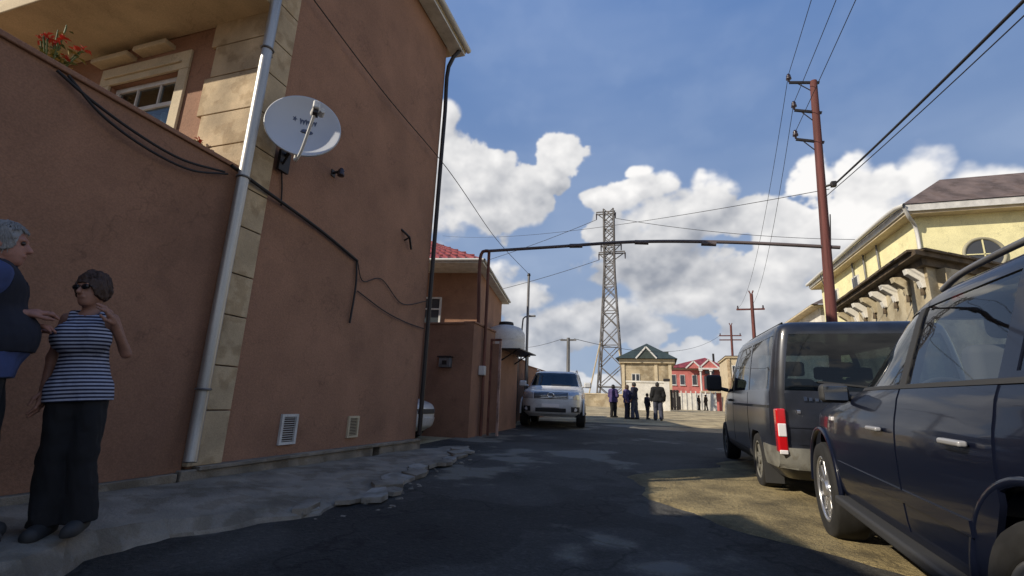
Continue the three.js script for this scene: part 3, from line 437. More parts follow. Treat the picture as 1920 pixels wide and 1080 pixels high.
// ---------------------------------------------------------------- lattice pylon
{
  const p = thing('lattice_pylon', 'tall grey steel lattice pylon rising behind the group of people', 'pylon', [-5.95, 0, -62]);
  const pm = mat([0.2, 0.19, 0.19], 0.6, { metalness: 0.3, tex: grainStain, size: 3 }), top = 28, base = 0.9;
  const half = (y) => y > 19 ? 0.66 : lerp(1.75, 0.66, Math.pow((y - base) / (19 - base), 0.8));
  const lv = [base]; for (let y = base; y < top - 0.6;) { y += Math.min(half(y) * 2.0, 2.6); lv.push(Math.min(y, top)); }
  const sg = [[-1, -1], [1, -1], [1, 1], [-1, 1]], P = (k, y) => [sg[k][0] * half(y), y, sg[k][1] * half(y)];
  for (let k = 0; k < 4; k++) mesh('leg', join(lv.slice(1).map((y, i) => beam(P(k, lv[i]), P(k, y), 0.19, 0.19))), pm, p);
  for (let i = 0; i + 1 < lv.length; i++) for (let k = 0; k < 4; k++) { const n = (k + 1) % 4; mesh('brace', beam(P(k, lv[i]), P(n, lv[i + 1]), 0.11, 0.11), pm, p); mesh('brace', beam(P(n, lv[i]), P(k, lv[i + 1]), 0.1, 0.1), pm, p); if (i % 2) mesh('strut', beam(P(k, lv[i]), P(n, lv[i]), 0.1, 0.1), pm, p); }
  for (const [y, a, b] of [[27.3, -1.7, 0.9], [22.6, -1.1, 1.6], [21.4, -1.4, 2.1]]) { const arm = mesh('crossarm', [beam([a, y, -0.4], [b, y, -0.4], 0.14, 0.14), beam([a, y, 0.4], [b, y, 0.4], 0.14, 0.14), beam([a, y, 0], [-0.3, y - 1.2, 0], 0.11, 0.11), beam([b, y, 0], [0.4, y - 1.2, 0], 0.11, 0.11)], pm, p); for (const x of [a, b]) mesh('insulator', rod([x, y - 0.05, 0], [x, y - 0.9, 0], 0.1, 0.07, 8), M.ceramic, arm); }
  mesh('ladder', [beam([-2.9, base, 1.8], [-1.2, 9, 1.2], 0.2, 0.14), beam([2.4, base, 1.8], [1.15, 8, 1.3], 0.18, 0.14)], M.cream, p);
  for (const [a, b, s, l] of [[[-7.6, 26.4, -62], [-60, 21, -75], 2, 'upper conductor from the pylon towards the left'], [[-5.1, 26.4, -62], [50, 24, -70], 2.4, 'upper conductor from the pylon towards the right'], [[-7.3, 20.5, -62], [-60, 17, -75], 2, 'lower conductor from the pylon towards the left']]) single('overhead_wire', sagging(a, b, s, 0.035, 24), wireM, l, 'wire');
}
// ---------------------------------------------------------------- far houses and walls
function win(parent, x0, x1, y0, y1, z, fm = M.white) { const w = mesh('window', [bx(x0, x1, y0, y1, z, z + 0.07)], fm, parent); const n = (x1 - x0) > 0.8 ? 2 : 1; for (let k = 0; k < n; k++) { const a = lerp(x0, x1, k / n) + 0.06, b = lerp(x0, x1, (k + 1) / n) - 0.06; mesh('pane', bx(a, b, y0 + 0.07, y1 - 0.07, z + 0.066, z + 0.075), paneM, w); } mesh('sill', bx(x0 - 0.08, x1 + 0.08, y0 - 0.09, y0, z, z + 0.16), fm, w); return w; }
const paneM = mat([0.045, 0.05, 0.06], 0.08);
{
  const h = thing('stone_house', 'cream stone house with dark green hipped roof behind the white wall', 'house', [0, 0, -57]);
  mesh('wall', bx(-4.2, 1.3, 0.9, 6.1, -8, 0), M.stone, h); mesh('cornice', bx(-4.5, 1.7, 6.1, 6.6, -8.3, 0.3, 0.03), M.cream, h);
  for (let k = 0; k < 7; k++) mesh('stone_course', bx(-4.21, 1.31, 1.6 + k * 0.65, 1.625 + k * 0.65, -0.02, 0.012), mat([0.36, 0.3, 0.2], 0.95), h);
  for (const x of [-4.22, -0.55, 0.98]) mesh('pilaster', bx(x, x + 0.34, 0.9, 6.09, -0.01, 0.09), M.cream, h);
  const r = 6.61, A = [-4.9, r, 0.7], B = [2.0, r, 0.7], C = [2.0, r, -8.6], Dd = [-4.9, r, -8.6], E = [-1.4, r + 2.25, -3.6];
  const roof = mesh('roof', quadGeo([[A, B, E, E], [B, C, E, E], [C, Dd, E, E], [Dd, A, E, E]]), M.roofGreen, h);
  const dg = prism([[-2.5, 0], [-0.3, 0], [-1.4, 1.25]], 2.4); dg.translate(0, r, -1.7); mesh('dormer', metres(dg), M.roofGreen, roof);
  mesh('dormer_trim', [beam([-2.55, r, 0.75], [-1.4, r + 1.32, 0.75], 0.12, 0.16), beam([-0.25, r, 0.75], [-1.4, r + 1.32, 0.75], 0.12, 0.16)], M.white, roof);
  mesh('ridge_block', bx(0.5, 1.1, r, r + 1.0, -2.2, -1.4), M.roofGreen, roof);
  win(h, -3.1, -2.2, 3.4, 4.9, 0);
}
{
  const w = thing('white_wall', 'bright white garden wall behind the group of people', 'wall', [0, 0, -40]);
  mesh('wall', bx(-2.6, 0.3, 0.9, 3.05, -0.2, 0), M.whiteWall, w); mesh('coping', bx(-2.65, 0.36, 3.051, 3.2, -0.25, 0.05, 0.02), M.whiteWall, w); mesh('pillar', bx(0.31, 0.72, 0.9, 3.2, -0.3, 0.1, 0.02), M.whiteWall, w); mesh('pillar_cap', bx(0.26, 0.77, 3.201, 3.4, -0.35, 0.15, 0.03), M.darkMetal, w);
  const g = thing('dark_gate', 'dark metal gate beside the white wall pillar', 'gate', [0, 0, -40]); for (let k = 0; k < 3; k++) mesh('gate_panel', bx(0.75 + k * 0.22, 0.95 + k * 0.22, 1.0, 2.55, -0.1, -0.06), M.darkMetal, g); mesh('gate_rail', [bx(0.74, 1.42, 2.4, 2.48, -0.058, -0.02), bx(0.74, 1.42, 1.2, 1.28, -0.058, -0.02)], M.darkMetal, g);
  const l = thing('low_wall', 'low pale block wall at the foot of the pylon', 'wall', [0, 0, -52]); mesh('wall', bx(-14, -2.9, 0.9, 2.3, -0.2, 0), M.stone, l); mesh('coping', bx(-14.05, -2.85, 2.301, 2.42, -0.25, 0.05), M.cream, l);
}
{
  const h = thing('red_house', 'red stucco house with red gabled roof and white columns', 'house', [0, 0, -80]);
  mesh('wall', bx(1.6, 10.6, 0.9, 7.2, -8, 0), M.pink, h); mesh('cornice', bx(1.2, 10.1, 7.2, 7.45, -8.2, 0.2, 0.03), M.cream, h);
  const r = 7.46, A = [0.9, r, 0.5], B = [10.4, r, 0.5], C = [10.4, r, -8.5], Dd = [0.9, r, -8.5], E = [7.2, r + 2.0, -3.5], F = [4, r + 1.2, -3.5];
  const roof = mesh('roof', quadGeo([[A, B, E, F], [B, C, E, E], [C, Dd, F, E], [Dd, A, F, F]]), M.roofRed, h);
  for (const [x, s, w] of [[5.1, 1.0, 1.0], [7.35, 1.3, 1.35]]) { const g = prism([[x - w, 0], [x + w, 0], [x, s]], 2.6); g.translate(0, r - 0.1, -1.6); mesh('gable', metres(g), M.pink, roof); mesh('gable_trim', [beam([x - w - 0.15, r - 0.1, 1.06], [x, r + s, 1.06], 0.14, 0.2), beam([x + w + 0.15, r - 0.1, 1.06], [x, r + s, 1.06], 0.14, 0.2)], M.white, roof); }
  mesh('chimney', bx(8.4, 8.7, r + 1, r + 2.7, -4, -3.7), M.darkMetal, roof);
  for (const x of [1.75, 3.05, 4.85]) win(h, x, x + 0.75, 4.8, 6.4, 0);
  for (const x of [6.55, 7.75]) { const w = mesh('window', bx(x, x + 0.95, 4.2, 6.3, 0, 0.08), M.roofRed, h); mesh('pane', bx(x + 0.08, x + 0.87, 4.3, 6.2, 0.078, 0.09), paneM, w); } { const w = mesh('window', bx(6.7, 8.2, 6.55, 7.15, 0, 0.08), M.roofRed, h); mesh('pane', bx(6.8, 8.1, 6.62, 7.1, 0.078, 0.09), paneM, w); }
  for (const x of [6.1, 7.55, 9.0]) mesh('column', [rod([x, 0.9, 1.0], [x, 7.2, 1.0], 0.16, 0.14, 12), bx(x - 0.24, x + 0.24, 6.95, 7.19, 0.76, 1.24)], M.white, h);
  mesh('porch_beam', bx(5.8, 9.3, 7.2, 7.44, 0.21, 1.25), M.white, h); mesh('porch_floor', bx(5.9, 9.2, 3.7, 3.95, 0.003, 1.3), M.cream, h);
  const f = thing('white_fence', 'white panelled garden fence along the foot of the red house', 'fence', [0, 0, -74]);
  for (let k = 0; k < 10; k++) { const x = 1.5 + k * 0.66; mesh('fence_post', bx(x, x + 0.16, 0.9, 3.7, -0.1, 0.08, 0.01), M.whiteWall, f); if (k < 9) mesh('fence_panel', bx(x + 0.163, x + 0.657, 0.9, 3.4, -0.05, 0), k === 1 || k === 0 ? M.whiteWall : M.whiteWall, f); }
  mesh('door', bx(2.35, 2.78, 1.0, 2.9, 0.003, 0.03), M.darkMetal, f); mesh('door', bx(1.75, 2.05, 1.3, 2.7, 0.003, 0.03), M.darkMetal, f);
  const c = thing('cream_house', 'narrow cream house end showing beside the van', 'house', [0, 0, -55]);
  mesh('wall', bx(6.95, 10, 0.9, 6.6, -7, 0), M.cream, c); mesh('corner_pilaster', bx(6.9, 7.2, 0.9, 6.59, 0.003, 0.1), M.quoin, c); mesh('cornice', bx(6.8, 10.2, 6.6, 6.75, -7.2, 0.2, 0.02), M.cream, c); mesh('roof', bx(6.75, 10.25, 6.751, 6.82, -7.25, 0.25, 0.02), M.roofBrown, c);
  win(c, 7.35, 7.8, 4.6, 5.8, 0); mesh('gateway', bx(7.3, 8.0, 0.95, 3.1, 0.003, 0.06), M.darkMetal, c);
}
// ---------------------------------------------------------------- yellow house and the bracketed wall on the right
{
  const h = thing('yellow_house', 'pale yellow house with brown roof and round window on the right', 'house');
  const rot = (x, y, z) => [x, y, z];
  mesh('wall', bx(7.65, 16, 0.3, 7.05, -25.5, -16.45), M.yellow, h);
  mesh('soffit', bx(7.3, 16.4, 7.05, 7.12, -25.9, -16.1), M.cream, h);
  mesh('fascia', [bx(7.24, 16.4, 7.121, 7.34, -16.1, -16.03, 0.01), bx(7.24, 7.3, 7.121, 7.34, -25.9, -16.1, 0.01)], M.white, h);
  mesh('gutter', [tube([[7.16, 7.3, -25.9], [7.16, 7.3, -16.0], [7.2, 7.28, -15.94]], 0.07, 30, 8), tube([[7.2, 7.2, -15.95], [7.35, 6.95, -16.1], [7.58, 6.75, -16.36], [7.58, 5, -16.38]], 0.05, 30, 8)], M.white, h);
  const r = 7.345, A = [7.2, r, -16], B = [16.5, r, -16], E = [9.3, 8.95, -18.1], F = [16.5, 8.95, -18.1], C = [7.2, r, -26], G = [9.3, 8.95, -24];
  const roof = mesh('roof', quadGeo([[A, B, F, E], [C, A, E, G], [[16.5, r, -26], C, G, [16.5, 8.95, -24]], [E, F, [16.5, 8.95, -24], G]]), M.roofBrown, h);
  // round window
  const w = mesh('round_window', new THREE.TorusGeometry(0.48, 0.05, 8, 40).translate(9.15, 5.78, -16.43), mat([0.3, 0.28, 0.2], 0.7), h); mesh('pane', new THREE.CylinderGeometry(0.47, 0.47, 0.02, 36).rotateX(Math.PI / 2).translate(9.15, 5.78, -16.43), paneM, w); mesh('muntin', [bx(9.135, 9.165, 5.32, 6.24, -16.425, -16.4), bx(8.69, 9.61, 5.765, 5.795, -16.425, -16.4)], M.yellow, w);
  for (const z of [-19.1, -20.3, -21.4]) mesh('side_pipe', rod([7.6, 6.0, z], [7.58, 7.05, z + 0.05], 0.035), M.steel, h);
  for (const z of [-21.3, -23.6]) { const s = mesh('side_window', bx(7.58, 7.65, 5.9, 6.5, z - 0.3, z + 0.3), M.white, h); mesh('pane', bx(7.572, 7.585, 5.96, 6.44, z - 0.24, z + 0.24), paneM, s); }
  const k = thing('white_house', 'white house end with a pale roof edge behind the leaning pole', 'house'); mesh('wall', bx(8.0, 16, 0.5, 6.5, -36, -27.2), M.whiteWall, k); mesh('roof', quadGeo([[[7.5, 6.51, -26.7], [16.5, 6.51, -26.7], [16.5, 8.3, -31], [10.5, 8.3, -31]], [[7.5, 6.51, -36.5], [7.5, 6.51, -26.7], [10.5, 8.3, -31], [10.5, 8.3, -32]]]), M.roofBrown, k); mesh('eave', bx(7.5, 16.4, 6.42, 6.5, -36.4, -26.8), M.cream, k);
}
{
  const a = thing('bracketed_wall', 'weathered beige outbuilding wall with dark bracketed coping behind the vehicles', 'wall');
  const foot = [[5.65, -12.05], [5.95, -17.8], [7.55, -17.8], [7.55, -16.35], [10.5, -16.2], [10.5, -15.55]];
  const ext = (pts, y0, y1) => { const s = new THREE.Shape(pts.map(([x, z]) => new THREE.Vector2(x, -z))); const g = new THREE.ExtrudeGeometry(s, { depth: y1 - y0, bevelEnabled: false }); g.rotateX(-Math.PI / 2); g.translate(0, y0, 0); return metres(g); };
  mesh('wall', ext(foot, 0.1, 4.3), M.beige, a);
  mesh('coping', ext([[5.28, -11.55], [5.6, -18.1], [7.5, -18.1], [7.5, -16.3], [10.9, -16.1], [10.9, -15.55]], 4.46, 4.56), M.coping, a);
  mesh('coping_bed', ext([[5.5, -11.85], [5.8, -17.95], [7.5, -17.95], [7.5, -16.32], [10.7, -16.15], [10.7, -15.55]], 4.301, 4.458), M.coping, a);
  // coping slabs along the street edge and along the near edge
  for (let k = 0; k < 10; k++) { const t0 = k / 10, t1 = (k + 0.95) / 10; mesh('coping_slab', beam([lerp(5.33, 5.63, t0), 4.59 + rr(-0.006, 0.006), lerp(-11.7, -18, t0)], [lerp(5.33, 5.63, t1), 4.59 + rr(-0.006, 0.006), lerp(-11.7, -18, t1)], 0.26, 0.05), M.coping, a); }
  for (let k = 0; k < 9; k++) { const t0 = k / 9, t1 = (k + 0.95) / 9; mesh('coping_slab', beam([lerp(5.42, 10.8, t0), 4.59 + rr(-0.006, 0.006), lerp(-11.75, -15.6, t0)], [lerp(5.42, 10.8, t1), 4.59, lerp(-11.75, -15.6, t1)], 0.28, 0.05), M.coping, a); }
  for (let k = 0; k < 8; k++) { const z = lerp(-12.35, -17.5, k / 7), x = lerp(5.65, 5.95, (z + 12.05) / -5.75); const g = prism([[0, 0], [0, -0.42], [-0.06, -0.42], [-0.1, -0.26], [-0.3, -0.1], [-0.32, 0]], 0.15, 0.01); g.translate(x, 4.3, z); mesh('bracket', metres(g), k % 3 === 1 ? M.beige : M.whiteWall, a); const q = mesh('bracket_pendant', rod([x - 0.05, 3.9, z + 0.07], [x - 0.05, 3.72, z + 0.07], 0.03, 0.05, 8), M.coping, a); }
  for (const [t, m] of [[0.05, M.beige], [0.3, M.coping], [0.42, M.coping]]) { const g = beam([lerp(5.65, 10.5, t), 4.05, lerp(-12.05, -15.55, t)], [lerp(5.65, 10.5, t + 0.1), 4.05, lerp(-12.05, -15.55, t + 0.1)], 0.36, 0.45); mesh('block', g, m, a); }
}
// ---------------------------------------------------------------- vehicles
const csg = new Evaluator(); csg.useGroups = false; csg.attributes = ['position', 'normal', 'uv'];
const PB = (geo) => { const b = new Brush(geo.attributes.uv ? geo : metres(geo)); b.updateMatrixWorld(); return b; };
function shell(rows, nF, nR) { // horizontal slices [y, half width, z front, z rear]; the front is at -z
  const H = (c) => (y) => { let i = 0; while (i < rows.length - 2 && y > rows[i + 1][0]) i++; const a = rows[i], b = rows[i + 1], t = clamp((y - a[0]) / (b[0] - a[0])); const pm = rows[Math.max(i - 1, 0)], pn = rows[Math.min(i + 2, rows.length - 1)], h = b[0] - a[0];
    let m0 = (b[c] - pm[c]) / Math.max(b[0] - pm[0], 1e-6) * h, m1 = (pn[c] - a[c]) / Math.max(pn[0] - a[0], 1e-6) * h; const d = b[c] - a[c]; m0 = clamp(m0 / (d || 1e-9), 0, 2.4) * d; m1 = clamp(m1 / (d || 1e-9), 0, 2.4) * d;
    return (2 * t ** 3 - 3 * t * t + 1) * a[c] + (t ** 3 - 2 * t * t + t) * m0 + (-2 * t ** 3 + 3 * t * t) * b[c] + (t ** 3 - t * t) * m1; };
  const W = H(1), zf = H(2), zr = H(3), y0 = rows[0][0], y1 = rows[rows.length - 1][0];
  const half = (y) => [(zf(y) + zr(y)) / 2, (zr(y) - zf(y)) / 2];
  const sideX = (z, y) => { const [c, L] = half(y), t = (z - c) / L, n = t < 0 ? nF : nR; return W(y) * Math.pow(Math.max(0, 1 - Math.min(1, Math.abs(t)) ** n), 1 / n); };
  const endZ = (x, y, front) => { const [c, L] = half(y), n = front ? nF : nR, s = Math.min(1, Math.abs(x) / W(y)); return c + (front ? -1 : 1) * L * Math.pow(Math.max(0, 1 - s ** n), 1 / n); };
  const geo = (inset = 0, ya = y0, yb = y1, NY = 60, NA = 96) => {
    const pos = [], idx = [];
    for (let j = 0; j <= NY; j++) { const y = lerp(ya, yb, j / NY), w = W(y) - inset, a = zf(y) + inset, b = zr(y) - inset, c = (a + b) / 2, L = (b - a) / 2;
      for (let i = 0; i < NA; i++) { const t = i / NA * 2 * Math.PI, s = Math.sin(t), k = Math.cos(t), n = s < 0 ? nF : nR; pos.push(w * Math.sign(k) * Math.abs(k) ** (2 / n), y, c + L * Math.sign(s) * Math.abs(s) ** (2 / n)); } }
    for (let j = 0; j < NY; j++) for (let i = 0; i < NA; i++) { const a = j * NA + i, b = j * NA + (i + 1) % NA; idx.push(a, a + NA, b, b, a + NA, b + NA); }
    const cb = pos.length / 3; { const [c] = half(ya); pos.push(0, ya, c); } { const [c] = half(yb); pos.push(0, yb, c); }
    for (let i = 0; i < NA; i++) { idx.push(i, (i + 1) % NA, cb); idx.push(NY * NA + (i + 1) % NA, NY * NA + i, cb + 1); }
    const g = new THREE.BufferGeometry(); g.setAttribute('position', new THREE.Float32BufferAttribute(pos, 3)); g.setIndex(idx);
    return toCreasedNormals(metres(g), 0.6);
  };
  // a panel lying on the side (sign -1 = left) between two edges given as functions of y
  const panel = (sg, ya, yb, za, zb, off = 0.004, thick = 0.012, ny = 12, nz = 10) => grid(ny, nz, (j, i, o) => { const y = lerp(ya, yb, j), a = typeof za === 'number' ? za : za(y), b = typeof zb === 'number' ? zb : zb(y), z = lerp(a, b, i); return [sg * (sideX(z, y) + off + o), y, z]; }, thick, sg < 0);
  const end = (front, ya, yb, xa, xb, off = 0.004, thick = 0.012, ny = 10, nx = 12) => grid(ny, nx, (j, i, o) => { const y = lerp(ya, yb, j), a = typeof xa === 'number' ? xa : xa(y), b = typeof xb === 'number' ? xb : xb(y), x = lerp(a, b, i); return [x, y, endZ(x, y, front) + (front ? -1 : 1) * (off + o)]; }, thick, front);
  const grid = (ny, nx, f, thick, flip) => { const P = (j, i, o) => f(j / ny, i / nx, o), pos = [], idx = []; const add = (p) => { pos.push(...p); return pos.length / 3 - 1; };
    const F = [], B = []; for (let j = 0; j <= ny; j++) for (let i = 0; i <= nx; i++) { F.push(add(P(j, i, 0))); } if (thick) for (let j = 0; j <= ny; j++) for (let i = 0; i <= nx; i++) B.push(add(P(j, i, -thick)));
    const q = (a, b, c, d) => idx.push(a, b, c, a, c, d), at = (j, i) => j * (nx + 1) + i;
    for (let j = 0; j < ny; j++) for (let i = 0; i < nx; i++) q(F[at(j, i)], F[at(j, i + 1)], F[at(j + 1, i + 1)], F[at(j + 1, i)]);
    if (thick) { for (let i = 0; i < nx; i++) { q(F[at(0, i)], B[at(0, i)], B[at(0, i + 1)], F[at(0, i + 1)]); q(F[at(ny, i)], F[at(ny, i + 1)], B[at(ny, i + 1)], B[at(ny, i)]); } for (let j = 0; j < ny; j++) { q(F[at(j, 0)], F[at(j + 1, 0)], B[at(j + 1, 0)], B[at(j, 0)]); q(F[at(j, nx)], B[at(j, nx)], B[at(j + 1, nx)], F[at(j + 1, nx)]); } }
    if (flip) for (let k = 0; k < idx.length; k += 3) [idx[k + 1], idx[k + 2]] = [idx[k + 2], idx[k + 1]];
    const g = new THREE.BufferGeometry(); g.setAttribute('position', new THREE.Float32BufferAttribute(pos, 3)); g.setIndex(idx); return toCreasedNormals(metres(g), 0.7); };
  // cutter boxes through the shell: window outlines
  const sideCut = (ya, yb, za, zb) => { const f = (v) => (typeof v === 'number' ? () => v : v), A = f(za), B = f(zb), s = new THREE.Shape(), n = 8; for (let k = 0; k <= n; k++) { const y = lerp(ya, yb, k / n); k ? s.lineTo(A(y), y) : s.moveTo(A(y), y); } for (let k = n; k >= 0; k--) { const y = lerp(ya, yb, k / n); s.lineTo(B(y), y); } const g = new THREE.ExtrudeGeometry(s, { depth: 3, bevelEnabled: false }); g.translate(0, 0, -1.5); g.rotateY(-Math.PI / 2); return metres(g); };
  const endCut = (front, ya, yb, xa, xb) => { const f = (v) => (typeof v === 'number' ? () => v : v), A = f(xa), B = f(xb), s = new THREE.Shape(), n = 8; for (let k = 0; k <= n; k++) { const y = lerp(ya, yb, k / n); k ? s.lineTo(A(y), y) : s.moveTo(A(y), y); } for (let k = n; k >= 0; k--) { const y = lerp(ya, yb, k / n); s.lineTo(B(y), y); } const g = new THREE.ExtrudeGeometry(s, { depth: front ? zf(yb) + 3.9 : 2.2, bevelEnabled: false }); g.translate(0, 0, front ? -3.4 : zr(yb) - 0.5); return metres(g); };
  return { W, zf, zr, sideX, endZ, geo, panel, end, sideCut, endCut };
}
const VM = {
  navy: mat([0.005, 0.007, 0.017], 0.3, { specularIntensity: 0.15, clearcoat: 0.5, clearcoatRoughness: 0.04 }),
  graphite: mat([0.028, 0.032, 0.046], 0.38, { metalness: 0.25, clearcoat: 0.8, clearcoatRoughness: 0.12, tex: grainStain, size: 2.3 }),
  whitePaint: mat([0.68, 0.68, 0.68], 0.35, { clearcoat: 0.7, clearcoatRoughness: 0.1, tex: grainA, size: 2.2 }),
  tint: new THREE.MeshPhysicalMaterial({ color: lin(0.2, 0.25, 0.27), roughness: 0.02, transmission: 1, thickness: 0, ior: 1.52 }),
  clear: new THREE.MeshPhysicalMaterial({ color: lin(0.66, 0.72, 0.72), roughness: 0.02, transmission: 1, thickness: 0, ior: 1.52 }),
  tyre: mat([0.018, 0.017, 0.016], 0.85, { tex: grainStain, size: 0.4 }), alloy: mat([0.55, 0.55, 0.56], 0.28, { metalness: 0.85 }), plastic: mat([0.03, 0.03, 0.031], 0.7), chrome: mat([0.75, 0.75, 0.75], 0.12, { metalness: 1 }),
  greyBumper: mat([0.2, 0.195, 0.17], 0.75, { tex: grainStain, size: 0.8 }), red: mat([0.5, 0.008, 0.012], 0.18, { clearcoat: 1 }), lampWhite: mat([0.75, 0.72, 0.72], 0.2, { clearcoat: 1 }), handle: mat([0.33, 0.33, 0.34], 0.3, { metalness: 0.2 }), clearMirror: mat([0.35, 0.36, 0.38], 0.08, { metalness: 1 }), under: mat([0.012, 0.012, 0.012], 0.9), seat: mat([0.045, 0.043, 0.045], 0.9), headlight: mat([0.42, 0.45, 0.5], 0.12, { metalness: 0.4, clearcoat: 1 }), orange: mat([0.6, 0.2, 0.02], 0.3),
};
function wheel(parent, x, y, z, r, w, spokes = 6, rimM = VM.alloy) {
  const sg = Math.sign(x), g = new THREE.Group(); g.name = 'wheel'; g.position.set(x, y, z); parent.add(g);
  const pr = [[r * 0.66, -w / 2 + 0.02], [r * 0.7, -w / 2], [r * 0.93, -w / 2], [r * 0.985, -w / 2 + 0.03], [r, 0], [r * 0.985, w / 2 - 0.03], [r * 0.93, w / 2], [r * 0.7, w / 2], [r * 0.66, w / 2 - 0.02], [r * 0.66, -w / 2 + 0.02]].map((p) => new THREE.Vector2(...p));
  const tg = new THREE.LatheGeometry(pr, 44); tg.rotateZ(Math.PI / 2); mesh('tyre', tg, VM.tyre, g);
  const rim = [new THREE.TorusGeometry(r * 0.655, 0.014, 8, 40).rotateY(Math.PI / 2).translate(sg * w * 0.42, 0, 0), new THREE.CylinderGeometry(r * 0.65, r * 0.65, w * 0.85, 36, 1, true).rotateZ(Math.PI / 2), new THREE.CylinderGeometry(r * 0.16, r * 0.19, 0.05, 20).rotateZ(-sg * Math.PI / 2).translate(sg * w * 0.36, 0, 0)];
  for (let k = 0; k < spokes; k++) { const a = k / spokes * 2 * Math.PI + 0.2, s = new RoundedBoxGeometry(0.03, r * 0.56, r * (spokes > 8 ? 0.11 : 0.2), 1, 0.01); s.translate(sg * w * 0.32, r * 0.36, 0); s.rotateX(a); rim.push(s); }
  mesh('rim', rim, rimM, g); mesh('brake_disc', new THREE.CylinderGeometry(r * 0.5, r * 0.5, 0.02, 28).rotateZ(Math.PI / 2).translate(-sg * w * 0.1, 0, 0), VM.plastic, g); return g;
}
function cutBody(S, cuts, wheels, cavity, rW) {
  let b = PB(S.geo()); const op = (g) => { b = csg.evaluate(b, PB(g), SUBTRACTION); };
  for (const [z, yc] of wheels) for (const sg of [-1, 1]) { const c = new THREE.CylinderGeometry(rW, rW, 0.5, 40); c.rotateZ(Math.PI / 2); c.translate(sg * (S.W(0.5) - 0.1), yc, z); op(metres(c)); }
  if (cavity) op(S.geo(cavity[2], cavity[0], cavity[1], 30, 72));
  for (const c of cuts) op(c);
  return b.geometry;
}
const seats = (t, list, m = VM.seat) => { for (const [x, y, z] of list) { const s = mesh('seat', [bx(x - 0.24, x + 0.24, y, y + 0.16, z - 0.25, z + 0.25, 0.05), bx(x - 0.23, x + 0.23, y + 0.1, y + 0.66, z + 0.2, z + 0.34, 0.05)], m, t); mesh('headrest', bx(x - 0.13, x + 0.13, y + 0.69, y + 0.87, z + 0.24, z + 0.34, 0.04), m, s); } };

